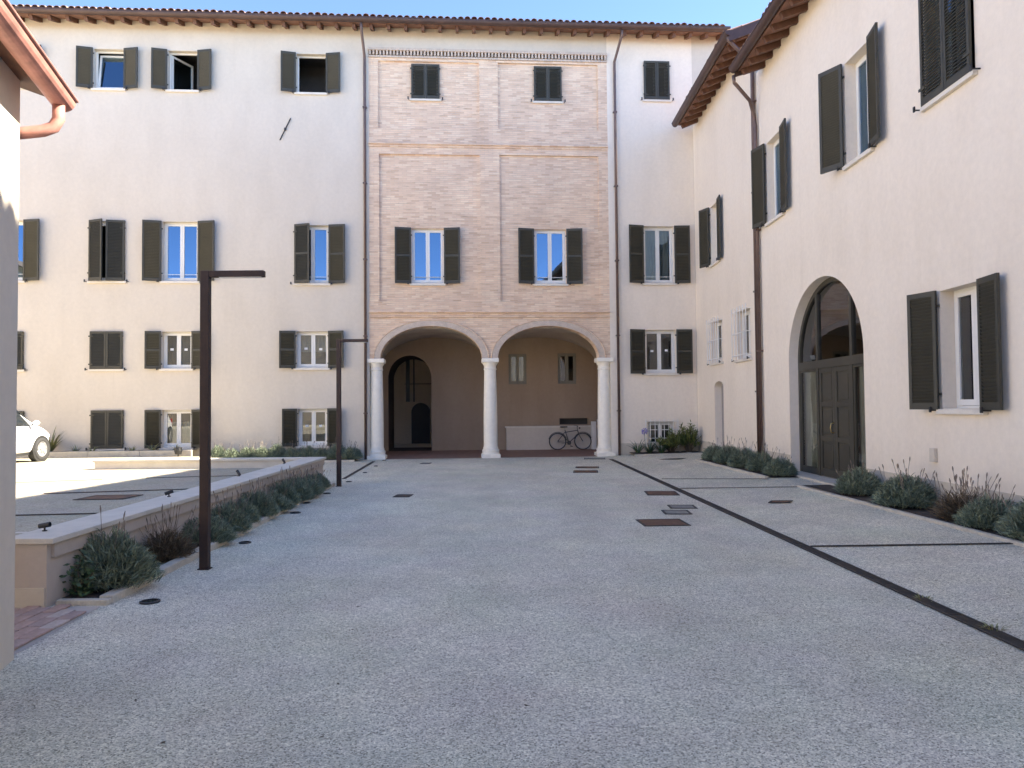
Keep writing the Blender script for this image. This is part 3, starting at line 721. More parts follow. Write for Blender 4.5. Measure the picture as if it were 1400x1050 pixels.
for s, (a, c) in enumerate(((m1 + .05, mc - .003), (mc + .003, m2 - .05))):
    k = MB(); z0, z1 = .2, zt_ - .002; f = .10
    k.box(a, a + f, yd + .01, yd + .055, z0, z1); k.box(c - f, c, yd + .01, yd + .055, z0, z1)
    zs_ = [z0, z0 + .16, .92, 1.02, 1.62, 1.72, z1 - .1, z1]
    for i in range(0, 8, 2): k.box(a + f, c - f, yd + .011, yd + .054, zs_[i], zs_[i + 1])
    leaf = k.build('door_leaf', 'door', door, bevel=.006)
    for i in (1, 3, 5):
        p = MB(); q0, q1 = zs_[i], zs_[i + 1]
        p.box(a + f, c - f, yd + .034, yd + .05, q0, q1); p.box(a + f + .05, c - f - .05, yd + .022, yd + .034, q0 + .05, q1 - .05); p.build('door_panel', 'door', leaf, bevel=.006)
    if s == 0:
        p = MB(); p.tube([(c - .05, yd + .012, 1.30), (c - .05, yd - .045, 1.29), (c - .05, yd - .06, 1.2), (c - .05, yd - .045, 1.11), (c - .05, yd + .012, 1.10)], .012, 8); p.build('handle', 'brass', leaf, smooth=True)
k = MB(); k.add([(ja - .4, .27, .1), (jb + .4, .27, .1), (jb + .4, 3, .1), (ja - .4, 3, .1), (ja - .4, .27, 5), (jb + .4, .27, 5), (jb + .4, 3, 5), (ja - .4, 3, 5)], [(0, 1, 2, 3), (4, 7, 6, 5), (0, 3, 7, 4), (1, 5, 6, 2), (3, 2, 6, 7)]); k.build('hall', 'room', door)
k = MB(); k.box(ja - .05, jb + .05, -.22, .28, .06, .185); k.build('threshold', 'kerb', door, bevel=.012)
k = MB(); k.box(nu_(10.83), nu_(10.70), -.05, -.002, .82, 1.02); k.build('junction_box', 'plaster', near, bevel=.006)

# ------------------------------------------------------------------ corner building at the left edge
C = Vector((-3.42, 5.05, 0)); la = math.atan(.3)
corner = empty('corner_house', C, R(90) + la, 'plastered corner of a low house with a copper gutter at its eave', 'building')
# local x runs along the wall away from the camera (0 at the corner), local -y points out to the right (wall face y=0)
b = MB(); b.add([(-5.2, 0, 0), (0, 0, 0), (0, 0, 4.0), (-5.2, 0, 4.0), (0, 5, 0), (0, 5, 4.0), (-5.2, 5, 0), (-5.2, 5, 4.0)], [(0, 1, 2, 3), (1, 4, 5, 2), (4, 6, 7, 5), (6, 0, 3, 7)])
b.build('plaster_wall', 'plaster', corner)
tp = math.tan(R(17))
b = MB(); z = lambda y: 4.0 + y * tp
b.hexa([(-5.4, -.16, z(-.16)), (.16, -.16, z(-.16)), (.16, 5, z(5)), (-5.4, 5, z(5))], [(-5.4, -.16, z(-.16) + .08), (.16, -.16, z(-.16) + .08), (.16, 5, z(5) + .08), (-5.4, 5, z(5) + .08)])
b.build('roof', 'wood', corner)
b = MB(); k = 12; r = .085; zc, yc = 3.97, -.21
for x in (-5.4, .21): 
    for rr in (r, r - .006): b.v += [(x, yc + rr * math.cos(math.pi + math.pi * j / k), zc + rr * math.sin(math.pi + math.pi * j / k)) for j in range(k + 1)]
q = k + 1
b.f = [(j, j + 1, 2 * q + j + 1, 2 * q + j) for j in range(k)] + [(q + j, 3 * q + j, 3 * q + j + 1, q + j + 1) for j in range(k)] + [tuple(range(2 * q, 3 * q))]
gt = b.build('gutter', 'copper', corner, smooth=False)
b = MB(); b.tube([(-5.4, yc - r - .004, zc + .004), (.213, yc - r - .004, zc + .004)], .012, 8); b.build('gutter_bead', 'copper', gt, smooth=True)
b = MB(); b.tube([(.1, yc, zc - .07), (.1, yc, zc - .18), (.1, yc + .03, zc - .24), (.08, yc + .09, zc - .28), (.06, -.02, zc - .31), (.055, .1, zc - .34), (.055, .14, zc - .42), (.055, .15, 0)], .042, 12); b.build('downpipe', 'copper', corner, smooth=True)

# building across the court behind the viewer (seen mirrored in the panes)
opp = empty('facing_house', (0, -24, 0), R(2), 'long plastered house with a tiled gable roof closing the court', 'building')
b = MB(); b.box(-26, 26, -8, 0, 0, 9.0); b.build('plaster_wall', 'plaster', opp)
b = MB(); b.add([(-26.4, .7, 8.8), (26.4, .7, 8.8), (26.4, -4, 11.4), (-26.4, -4, 11.4), (-26.4, -8.7, 8.8), (26.4, -8.7, 8.8)], [(0, 1, 2, 3), (3, 2, 5, 4)]); b.build('roof', 'tile', opp)
for i in range(9):
    b = MB(); u = -22 + i * 5.3
    for zz_ in (1.2, 5.2): b.box(u, u + 1.0, .001, .03, zz_, zz_ + 1.7)
    b.build('window', 'shutter', opp)
b = MB(); b.box(-9, -8, -3, -2.2, 10, 13); b.box(7, 7.8, -3, -2.2, 10, 12.8); b.build('chimney', 'plaster', opp)

gab = empty('gabled_house', (-31, -25, 0), R(8), 'tall gabled house beyond the court behind the terrace', 'building')
b = MB(); b.box(-5, 5, -9, 0, 0, 13); b.add([(-5, 0, 13), (5, 0, 13), (0, 0, 16)], [(0, 1, 2)]); b.build('plaster_wall', 'plaster', gab)
b = MB(); b.add([(-5.6, .5, 12.8), (0, .5, 16.2), (0, -9, 16.2), (-5.6, -9, 12.8), (5.6, .5, 12.8), (5.6, -9, 12.8)], [(0, 1, 2, 3), (1, 4, 5, 2)]); b.build('roof', 'tile', gab)
# unseen house, added left of the terrace to bounce sunlight into the court
west = empty('added_bounce_house', (-27, 8, 0), R(90), 'long cream house added out of view to bounce sunlight across the terrace', 'building')
b = MB(); b.box(-20, 15.0, 0, 8, 0, 10.5); b.build('plaster_wall', 'plaster', west)
b = MB(); b.add([(-20.4, -.7, 10.3), (15.3, -.7, 10.3), (15.3, 4, 12.4), (-20.4, 4, 12.4), (-20.4, 8.7, 10.3), (15.3, 8.7, 10.3)], [(0, 1, 2, 3), (3, 2, 5, 4)]); b.build('roof', 'tile', west)
for i in range(6):
    for zz_ in (1.4, 5.2):
        b = MB(); u = -17 + i * 5.6; b.box(u, u + 1.0, -.03, -.001, zz_, zz_ + 1.7); b.build('window', 'shutter', west)

# ------------------------------------------------------------------ terrace, retaining wall, beds
wx = lambda y: -4.02 - (y - 6.36) * .0205        # face of the retaining wall
TY0, TY1, TX1, TY2 = 6.42, 16.05, -9.15, 22.25
t = MB()
def tp_(x, y): return (x, y, zt(y))
t.v = [tp_(-34, TY0), tp_(wx(TY0) - .36, TY0), tp_(wx(TY1) - .36, TY1), tp_(TX1, TY1), tp_(-34, TY1), tp_(TX1, TY2), tp_(-34, TY2)]
t.f = [(0, 1, 2, 3, 4), (4, 3, 5, 6)]
n = len(t.v); t.v += [(x, y, 0) for x, y, z in t.v]
t.f += [(3, 5, 5 + n, 3 + n)]
tag(t.build('terrace', 'terrace'), kind='structure')
rw = empty('retaining_wall', (wx(6.36), 6.36, 0), 0, 'cream rendered retaining wall with flat stone coping along the raised terrace', 'wall')
o0 = Vector((wx(6.36), 6.36, 0))
def rel(p): return tuple(Vector(p) - o0)
b = MB(); yA, yB = 6.40, TY1 + .3
b.hexa([rel((wx(yA), yA, 0)), rel((wx(yB), yB, 0)), rel((wx(yB) - .3, yB, 0)), rel((wx(yA) - .3, yA, 0))][::-1], [rel((wx(yA), yA, .42)), rel((wx(yB), yB, .42)), rel((wx(yB) - .3, yB, .42)), rel((wx(yA) - .3, yA, .42))][::-1])
b.hexa([rel((wx(yA) + .03, yA, .42)), rel((wx(yB) + .03, yB, .42)), rel((wx(yB) - .3, yB, .42)), rel((wx(yA) - .3, yA, .42))][::-1], [rel((wx(yA) + .03, yA, .545)), rel((wx(yB) + .03, yB, .545)), rel((wx(yB) - .3, yB, .545)), rel((wx(yA) - .3, yA, .545))][::-1])
b.build('wall_face', 'retain', rw)
b = MB(); b.box(-6, -.001, -.02, .3, 0, .545); b.build('end_wall', 'retain', rw)
b = MB(); b.box(-6, -.012, -.036, -.019, 0, .17); b.build('end_plinth', MT['soffit'] if False else 'plinth', rw)
b = MB(); b.hexa([(TX1 - o0.x, TY1 - o0.y, 0), (wx(TY1) - .3 - o0.x, TY1 - o0.y, 0), (wx(TY1) - .3 - o0.x, TY1 + .3 - o0.y, 0), (TX1 - o0.x, TY1 + .3 - o0.y, 0)],
                 [(TX1 - o0.x, TY1 - o0.y, .545), (wx(TY1) - .3 - o0.x, TY1 - o0.y, .545), (wx(TY1) - .3 - o0.x, TY1 + .3 - o0.y, .545), (TX1 - o0.x, TY1 + .3 - o0.y, .545)])
b.build('cross_wall', 'coping', rw)
yk = [6.32 + i * (TY1 + .36 - 6.32) / 6 for i in range(7)]
for i in range(6):
    a, c = yk[i] + (.003 if i else 0), yk[i + 1]
    b = MB(); P = [(wx(a) + .06, a), (wx(c) + .06, c), (wx(c) - .38, c), (wx(a) - .38, a)][::-1]
    b.hexa([rel((x, y, .546)) for x, y in P], [rel((x, y, .595)) for x, y in P]); b.build('coping_slab', 'coping', rw, bevel=.006)
for i in range(4):
    L_ = (wx(TY1) - .38 - TX1); a = TX1 - .03 + L_ * i / 4 + .002; c = TX1 - .03 + L_ * (i + 1) / 4
    b = MB(); b.box(a - o0.x, c - o0.x, TY1 - .04 - o0.y, TY1 + .36 - o0.y, .547, .594); b.build('coping_slab', 'coping', rw, bevel=.006)
b = MB(); b.box(-6, -.382, -.042, .33, .546, .594); b.build('coping_slab', 'coping', rw, bevel=.006)

def bed(name, poly, z0, z1):
    b = MB(); n = 14; m = 5
    (ax, ay), (bx, by), (cx, cy), (dx_, dy_) = poly
    for i in range(n * 3 + 1):
        s = i / (n * 3)
        p = Vector((ax + (bx - ax) * s, ay + (by - ay) * s)); q = Vector((dx_ + (cx - dx_) * s, dy_ + (cy - dy_) * s))
        for j in range(m + 1):
            r = p.lerp(q, j / m); b.v.append((r.x, r.y, z0 + (z1 - z0) * s + .02 * noise.noise(Vector((r.x * 5, r.y * 5, 0)))))
    b.f = [(i * (m + 1) + j, i * (m + 1) + j + 1, (i + 1) * (m + 1) + j + 1, (i + 1) * (m + 1) + j) for i in range(n * 3) for j in range(m)]
    return tag(b.build(name, 'soil', smooth=True), kind='structure')
def kerb(label, p0, p1, wd, z, h, n, z1=None, gap=.006):
    p0 = Vector((*p0, 0)); p1 = Vector((*p1, 0)); z1 = z if z1 is None else z1
    L_ = (p1 - p0).length; ang = math.atan2((p1 - p0).y, (p1 - p0).x)
    e = empty('kerb', (p0.x, p0.y, z), ang, label, 'kerb')
    e.rotation_euler = (0, -math.atan2(z1 - z, L_), ang)
    for i in range(n):
        a, c = L_ * i / n + gap / 2, L_ * (i + 1) / n - gap / 2
        b = MB(); j = lambda: random.uniform(-.006, .006)
        b.box(a, c, j(), wd + j(), -.05, h + j()); b.build('kerb_stone', 'kerb', e, bevel=.008)
    return e
kx = lambda y: -3.52 - (y - 6.46) * .036
bed('planting_bed', [(wx(6.5) + .02, 6.5), (wx(15.9), 15.9), (kx(15.9) - .1, 15.9), (kx(6.5) - .1, 6.5)], .035, .035)
kerb('pale stone kerb edging the lavender bed below the terrace wall', (kx(6.46), 6.46), (kx(15.95), 15.95), .11, 0, .075, 9)
kerb('short kerb closing the near end of the lavender bed', (wx(6.4) + .04, 6.40), (kx(6.4) - .005, 6.40), .07, 0, .045, 1)
# right-hand beds
rb1 = [GR(954, 630), GR(1051, 654)]; rb2 = [GR(1092, 665), GR(1287, 715.5), GR(1400, 745)]
bx1a, bx1b = rb1[0], rb1[1]
bed('planting_bed', [(bx1a.x + .05, bx1a.y), (bx1b.x + .05, bx1b.y), (XR - .02, bx1b.y - .1), (XR - .02, bx1a.y)], .15, .15)
kerb('thin stone kerb edging the lavender bed beside the niche', (bx1b.x, bx1b.y), (bx1a.x, bx1a.y), .07, .12, .05, 5)
c_end = Vector((rb2[2].x + (rb2[2].x - rb2[0].x) * .6, rb2[2].y + (rb2[2].y - rb2[0].y) * .6))
bed('planting_bed', [(rb2[0].x + .05, rb2[0].y), (c_end.x + .05, c_end.y), (XR - .02, c_end.y), (XR - .02, rb2[0].y)], .155, .155)
kerb('thin stone kerb edging the lavender bed right of the arched door', (c_end.x, c_end.y), (rb2[0].x, rb2[0].y), .07, .12, .05, 9)
# facade beds
P = [fpt(-9.0, -.02), fpt(-4.3, -.02), fpt(-4.3, -.85), fpt(-9.0, -.85)]
bed('planting_bed', [(p.x, p.y) for p in (P[0], P[1], P[2], P[3])], .05, .05)
a, c = fpt(-4.3, -.92), fpt(-8.9, -.92); kerb('stone kerb of the hedge bed under the far plaster wall', (c.x, c.y), (a.x, a.y), .07, 0, .06, 5)
P = [fpt(4.55, -.02), fpt(6.8, -.02), fpt(6.8, -1.0), fpt(4.55, -1.0)]
bed('planting_bed', [(p.x, p.y) for p in P], .12, .15)
a, c = fpt(4.5, -1.07), fpt(6.7, -1.07); kerb('stone kerb of the small corner bed by the barred window', (a.x, a.y), (c.x, c.y), .06, .07, .04, 2, .12)
P = [fpt(-20, -.02), fpt(-9.3, -.02), fpt(-9.3, -.75), fpt(-20, -.75)]
bed('planting_bed', [(p.x, p.y) for p in P], .40, .40)
a, c = fpt(-9.25, -.86), fpt(-20, -.86); kerb('sunlit stone kerb holding the raised bed under the far windows', (c.x, c.y), (a.x, a.y), .1, .2, .23, 7)

# brick paving by the corner house
pv = MB(); pv.add([(-6, 4.2, .004), (-3.46, 5.0, .004), (-3.56, 6.36, .004), (-6, 6.36, .004)], [(0, 1, 2, 3)])
pav = tag(pv.build('paving', 'retain'), kind='structure')
src = []
for k in range(3):
    b = MB(); b.box(-.118, .118, -.057, .057, 0, .016)
    s_ = bpy.data.materials.new('paver_%d' % k); MT['pv%d' % k] = mat('paver_tone', [(.40, .27, .215), (.47, .38, .32), (.36, .26, .22)][k], .85, var=.2, scale=4, fine=.15, fscale=40, bump=.4)
    src.append(b.build('paver', 'pv%d' % k, pav, (-10, 0, -1), bevel=.005))
first = [True] * 3
ang = R(92.5); ca, sa = math.cos(ang), math.sin(ang)
for i in range(-14, 15):
    for j in range(-14, 15):
        x = i * .243 + (j % 2) * .12 + (j * 37 % 5) * .02; y = j * .121
        X, Y = -4.33 + x * ca - y * sa, 5.7 + x * sa + y * ca
        edge = -3.46 - (Y - 5.0) * .07
        if not (-4.95 < X < edge - .05 and 4.9 < Y < 6.25): continue
        if (X + 3.42) * .958 + (Y - 5.05) * .287 < .1 and Y < 5.25: continue
        k = random.choice((0, 0, 1, 2)); loc = (X, Y, .005 + random.uniform(0, .004)); rot = (0, 0, ang + random.uniform(-.03, .03))
        if first[k]: src[k].location = loc; src[k].rotation_euler = rot; first[k] = False
        else: inst('paver', src[k], pav, loc, rot)

# ------------------------------------------------------------------ drains, covers, ground lights
dr = empty('drain_channel', (drain_x(5), 5, 0), 0, 'long dark iron drain channel running the length of the courtyard', 'drain')
y = -1.0; src_ = None
dang = math.atan(.0258)
for i in range(24):
    yy = 22.85 - i
    if src_ is None:
        b = MB(); b.box(-.065, -.05, -.997, 0, .001, .012); b.box(.05, .065, -.997, 0, .001, .012)
        for k in range(40): b.box(-.05, .05, -.02 - k * .0247, -.006 - k * .0247, .0, .009)
        b.add([(-.05, 0, .002), (.05, 0, .002), (.05, -.997, .002), (-.05, -.997, .002)], [(0, 1, 2, 3)])
        src_ = b.build('grate', 'grate', dr, Vector((drain_x(yy), yy, .004)) - dr.location, (0, 0, dang))
    else: inst('grate', src_, dr, Vector((drain_x(yy), yy, .004)) - dr.location, (0, 0, dang))
def slot(label, p, q, wd=.03, lift=.005, m='grate'):
    p = Vector(p); q = Vector(q); d = (q - p); L_ = d.length
    b = MB(); b.box(0, L_, -wd / 2, -wd / 6, 0, .006); b.box(0, L_, wd / 6, wd / 2, 0, .006); b.box(0, L_, -wd / 6, wd / 6, 0, .003)
    o = b.build('slot_drain', m, None, p + Vector((0, 0, lift)))
    o.rotation_euler = (0, -math.atan2(d.z, Vector((d.x, d.y)).length), math.atan2(d.y, d.x))
    return tag(o, label, 'drain')
slot('slim slot drain crossing the paving in front of the lavender right of the door', GR(1108, 747.5), GR(1390, 743.5), .05)
slot('thin slot drain crossing towards the near end of the niche bed', GR(905, 655), GR(1050, 655), .035)
slot('thin slot drain leading to the arched door', GR(930, 668), GR(1090, 666), .04)
slot('dark slot drain running from second lamp post towards left column', G(470, 655), G(511, 631), .09)
slot('slot drain across the terrace nearest its end wall', GT(-60, 707), GT(145, 702.5), .045)
slot('slot drain across the terrace beyond the rusty cover', GT(60, 675.5), GT(265, 669), .05)
slot('slot drain across the terrace next to the tilted spotlight', GT(200, 654), GT(330, 650.5), .04)
slot('faint sunlit joint across the terrace near the car', GT(-60, 663), GT(140, 656), .035, m='greycover')
def cover(label, corners, m, fn=G, grp=None):
    p = [fn(*c) for c in corners]
    c = sum(p, Vector()) / 4
    ex = ((p[1] - p[0]) + (p[2] - p[3])).length / 4; ey = ((p[3] - p[0]) + (p[2] - p[1])).length / 4
    e = empty('manhole_cover', (c.x, c.y, c.z + .003), math.atan2((p[1] - p[0]).y, (p[1] - p[0]).x), label, 'manhole cover', grp)
    if fn is GT: e.rotation_euler.x = math.atan(-.0222)
    if fn is GR: e.rotation_euler.y = -math.atan(.14 / 2.3) if c.x > drain_x(c.y) else 0
    f = .03
    b = MB(); b.box(-ex, ex, -ey, -ey + f, 0, .008); b.box(-ex, ex, ey - f, ey, 0, .008); b.box(-ex, -ex + f, -ey + f, ey - f, 0, .008); b.box(ex - f, ex, -ey + f, ey - f, 0, .008); b.build('frame', 'grate', e)
    b = MB(); b.box(-ex + f + .006, ex - f - .006, -ey + f + .006, ey - f - .006, .0, .006); b.build('lid', m, e)
    return e
cover('large rusty square cover, the biggest beside the drain channel', [(868, 711), (930, 710), (944, 719), (882, 720)], 'rust')
cover('grey cover just beyond the large rusty one', [(902, 698), (938, 698), (949, 703.5), (911, 703.5)], 'greycover')
cover('grey cover touching the drain channel side, behind its grey twin', [(910, 691), (946, 691), (956, 695.5), (919, 695.5)], 'greycover')
cover('rusty rectangular cover halfway along the drain channel', [(878, 672), (920, 672), (933, 677.5), (888, 677.5)], 'rust')
cover('rusty cover, nearer of the pair in front of right column', [(783, 643.5), (816, 643.5), (819, 646.5), (785, 646.5)], 'rust')
cover('rusty cover, farther of the pair in front of right column', [(786, 638.2), (818, 638.2), (820, 640.2), (788, 640.2)], 'rust')
cover('faint grey cover at the foot of right column', [(797, 626.6), (826, 626.6), (829, 628), (800, 628)], 'greycover')
cover('small dark iron cover alone in the open gravel', [(540, 676.5), (562, 676.5), (563, 680), (540, 680)], 'grate')
cover('faint grey cover before the left arch', [(576, 633), (588, 633), (589, 634.5), (576, 634.5)], 'greycover')
cover('small dark cover on the path before the arched door', [(1051, 684.5), (1080, 684.5), (1085, 688), (1053, 688)], 'rust', GR)
cover('rusty cover set in the shaded terrace', [(103, 684), (172, 683), (193, 677), (127, 678)], 'rust', GT)
cover('small cover by the corner bed edge', [(905, 626.8), (932, 626.8), (934, 628.3), (908, 628.3)], 'grate', GR)
def ground_light(px, py, r, label, fn=G):
    p = fn(px, py)
    e = empty('ground_light', p + Vector((0, 0, .002)), 0, label, 'light', 'recessed lights along the left kerb')
    b = MB(); b.lathe([(r, 0), (r, .012), (r * .8, .016), (r * .78, .008)], 16); b.build('rim', 'iron', e)
    b = MB(); b.lathe([(r * .78, .008), (0, .008)], 16); b.build('lens', 'carglass', e)
gl = [(205, 823.5, .085), (335, 742.5, .075), (404, 701.5, .085), (419, 688, .07), (447, 675, .075), (477, 659, .07), (499, 646.5, .06), (514, 637.5, .06), (525, 629.7, .06)]
for i, (x, y, r) in enumerate(gl): ground_light(x, y, r, '%s round black recessed light from the brick paving, along the kerb' % ORD[i])
# coping spotlights
def spot(p, yaw, tilt, label):
    e = empty('spotlight', p, yaw, label, 'spotlight'); e.scale = (.7, .7, .7)
    b = MB(); b.lathe([(0, 0), (.03, 0), (.03, .012), (.012, .016), (.012, .06), (0, .06)], 12); b.build('stem', 'iron', e)
    m = Matrix.Translation((0, 0, .075)) @ Matrix.Rotation(tilt, 4, 'Y')
    b = MB(); b.lathe([(0, -.07), (.032, -.07), (.034, .07), (.028, .07), (.026, .05), (0, .05)], 14); b.v = [tuple(m @ Vector(v)) for v in b.v]; b.build('lamp_head', 'iron', e, smooth=False)
def GC(px, py): return G(px, py, .596)
spot(GC(61, 726), 0, R(80), 'small black spotlight on the coping near the wall end')
spot(GC(231, 679), .4, R(70), 'small black spotlight on the coping beyond first lamp post')
spot(GC(326, 651), 2.6, R(45), 'tilted black spotlight on the coping beyond rusty cover')
spot(GC(388, 634), 2.6, R(40), 'tilted black spotlight at the far end of the coping')

# fallen leaves and a faint day joint in the paving
lf = None
for i, (px, py, rz) in enumerate(((135, 889, .2), (222, 1016, 1), (185, 958, 2), (489, 830, .5), (482, 861, 1.3), (462, 935, 2.2), (440, 1008, .3), (903, 827, .8), (720, 965, 2.7), (1013, 720, 1.1))):
    b = MB(); k = 6 + i % 3
    b.v = [(.014 * math.cos(2 * math.pi * j / k) * (1 + .3 * math.sin(j * 2 + i)), .008 * math.sin(2 * math.pi * j / k), .003 + .003 * math.sin(j * 1.7 + i)) for j in range(k)] + [(0, 0, .007)]
    b.f = [(j, (j + 1) % k, k) for j in range(k)]
    o = b.build('fallen_leaf', 'bark', None, G(px, py), (0, 0, rz))
    tag(o, 'tiny dark curled leaf lying on the open gravel', 'leaf', 'fallen leaves on the gravel')
# ------------------------------------------------------------------ lamp posts
def lamp(p, label):
    e = empty('lamp_post', p, 0, label, 'lamp', 'rust brown angled lamp posts')
    hgt = 3.17
    b = MB(); b.box(-.06, .06, -.053, .053, 0, .01); b.build('base_plate', 'corten', e)
    b = MB(); b.box(-.047, .047, -.04, .04, .01, hgt); b.build('post', 'corten', e, bevel=.006)
    a = MB(); a.box(.0475, .63, -.04, .04, hgt - .068, hgt - .0005); arm = a.build('arm', 'corten', e, bevel=.006)
    b = MB(); b.box(.15, .6, -.03, .03, hgt - .074, hgt - .069); b.build('diffuser', 'white', arm)
lamp(G(280, 778) + Vector((0, 0, .001)), 'tall rust brown lamp post beside the big near lavender')
lamp(G(463.5, 665) + Vector((0, 0, .001)), 'rust brown lamp post at the far end of the lavender bed')

# ------------------------------------------------------------------ plants
def blades(n, r, h, lw=.012, ll=(.16, .3), seed=0, up=.55, flat=1.0, base=.04):
    rnd = random.Random(seed); b = MB()
    lob = [(rnd.uniform(0, 6.28), rnd.uniform(.15, .5), rnd.uniform(.5, 1.0)) for _ in range(6)]
    for i in range(n):
        a = rnd.uniform(0, 2 * math.pi); el = math.asin(rnd.uniform(.0, 1)) ; k = rnd.uniform(.25, 1) ** .5
        bump = 1 + .22 * sum(math.cos(2 * (a - la_)) * s_ for la_, s_, _ in lob) / 3 + rnd.uniform(-.12, .12)
        rr = r * k * bump; hh = h * k * (1 + .18 * math.sin(3 * a + seed) + rnd.uniform(-.1, .12))
        p = Vector((math.cos(a) * math.cos(el) * rr, math.sin(a) * math.cos(el) * rr, base + math.sin(el) * hh * .8))
        d = Vector((math.cos(a) * math.cos(el), math.sin(a) * math.cos(el), math.sin(el) + up)).normalized()
        d = (d + Vector((rnd.gauss(0, .35), rnd.gauss(0, .35), rnd.gauss(0, .25)))).normalized()
        L_ = rnd.uniform(*ll); s = d.cross(Vector((rnd.gauss(0, 1), rnd.gauss(0, 1), rnd.gauss(0, 1)))).normalized() * lw * rnd.uniform(.6, 1.3) / 2
        q = p - d * L_ * .5; m = p + Vector((0, 0, .01)); t = p + d * L_ * .5 + Vector((0, 0, -.015))
        if q.z < .005: q.z = .005
        b.add([q - s * .5, q + s * .5, m + s, m - s, t], [(0, 1, 2, 3), (3, 2, 4)])
    return b
def stalks(n, r, h, seed, ll=(.25, .45)):
    rnd = random.Random(seed + 99); b = MB()
    for i in range(n):
        a = rnd.uniform(0, 6.28); k = rnd.uniform(0, .9); p = Vector((math.cos(a) * r * k, math.sin(a) * r * k, h * (.75 - .3 * k)))
        d = Vector((math.cos(a) * .45 * k + rnd.gauss(0, .12), math.sin(a) * .45 * k + rnd.gauss(0, .12), 1)).normalized(); L_ = rnd.uniform(*ll)
        e = p + d * L_
        b.tube([p, p + d * L_ * .6 + Vector((rnd.gauss(0, .01), rnd.gauss(0, .01), 0)), e], .0028, 3, False)
        b.tube([e - d * .02, e + d * .02, e + d * .05], [.003, .0075, .003], 4, False)
    return b
LAV = []
for s in range(4):
    f = blades(7500, .36, .42, seed=s, ll=(.06, .15), lw=.0095, up=.5).build('foliage', 'lav')
    t = stalks((9, 16, 12, 20)[s], .30, .42, s, (.15, .34)).build('flower_stalks', 'stalk')
    LAV.append((f, t)); 
DRY = (blades(1500, .28, .36, seed=11, ll=(.14, .28), lw=.009).build('foliage', 'lavdry'), stalks(34, .27, .36, 5, (.2, .42)).build('flower_stalks', 'stalk'))
protos = [o for p in LAV + [DRY] for o in p]
def lavender(p, s, hs, v, label, grp=None, rz=None, name='lavender_bush', dry=False):
    e = empty(name, p, rz if rz is not None else random.uniform(0, 6.28), label, 'bush', grp)
    e.scale = (s * random.uniform(.88, 1.12), s * random.uniform(.9, 1.15), hs * random.uniform(.9, 1.1))
    for src in (DRY if dry else LAV[v]): inst(src.name.split('.')[0], src, e)
    return e
def lb(y, off=0): return Vector(((wx(y) + kx(y)) / 2 - .02 + off, y, .03))
lavender(lb(7.0, -.02), 1.2, 1.12, 0, 'big round lavender bush before the first lamp post', rz=1.0)
lavender(lb(8.15), 1.0, 1.0, 0, 'brown half dried lavender bush behind the first lamp post', dry=True)
for i, y in enumerate([9.15, 9.85, 10.5, 11.2, 11.85, 12.5, 13.15, 13.8, 14.45, 15.1]):
    lavender(lb(y, random.uniform(-.02, .05)), random.uniform(.72, .98), random.uniform(.72, .98), i % 4, '%s grey green lavender bush beyond the dried one, below the terrace wall' % ORD[i], 'lavender row under the terrace wall')
for i, t_ in enumerate((.08, .30, .52, .74, .94)):
    q = bx1a.lerp(bx1b, t_); lavender((q.x + .36, q.y, .15), random.uniform(.95, 1.1), random.uniform(.95, 1.1), i % 4, '%s lavender bush from the niche, in the bed before the arched door' % ORD[i], 'lavender row by the niche')
for i, (px, lab, s, dry) in enumerate(((1172, 'round green lavender bush right beside the arched door', 1.05, False), (1236, 'tall green lavender bush with flower stalks, second from the arched door', 1.2, False), (1312, 'wide lavender bush full of dried flower stalks below the lower window', 1.15, True), (1350, 'green lavender bush just past the dried one below the lower window', 1.0, False), (1420, 'lavender bush cut by the picture edge past the lower window', 1.15, False))):
    k = 5.86; yy = k / ((px - 700) / 1000)
    lavender((k, yy, .15), s, s * .95, i % 4, lab, dry=dry)
lavender((5.86, 6.6, .15), 1.1, 1, 2, 'lavender bush at the end of the right bed outside the window')
for i in range(10):
    q = fpt(-8.6 + i * .46, -.42 - .1 * (i % 2)); lavender((q.x, q.y, .05), random.uniform(.8, 1.0), random.uniform(.95, 1.2), i % 4, '%s bush from the left column in the low hedge under the far wall' % ORD[9 - i], 'low hedge under the far wall')
for o in protos: bpy.data.objects.remove(o)

def straps(n, L0, L1, wd, seed, droop=.6, spread=.7):
    rnd = random.Random(seed); b = MB()
    for i in range(n):
        a = rnd.uniform(0, 6.28); L_ = rnd.uniform(L0, L1); sp = rnd.uniform(.15, spread); s = Vector((-math.sin(a), math.cos(a), 0)) * wd / 2 * rnd.uniform(.7, 1.2)
        p = Vector((math.cos(a) * .05, math.sin(a) * .05, 0)); seg = 5; pts = []
        v = Vector((math.cos(a) * sp, math.sin(a) * sp, 1)).normalized()
        for k in range(seg + 1):
            pts.append(p.copy()); p = p + v * L_ / seg; v = (v + Vector((math.cos(a) * .12, math.sin(a) * .12, -droop * .22 * rnd.uniform(.6, 1.3)))).normalized()
        o = len(b.v)
        for k, q in enumerate(pts):
            t = (1 - (k / seg) ** 2.2) * .95 + .05; b.v += [tuple(q - s * t), tuple(q + s * t)]
        b.f += [(o + 2 * k, o + 2 * k + 1, o + 2 * k + 3, o + 2 * k + 2) for k in range(seg)]
    return b
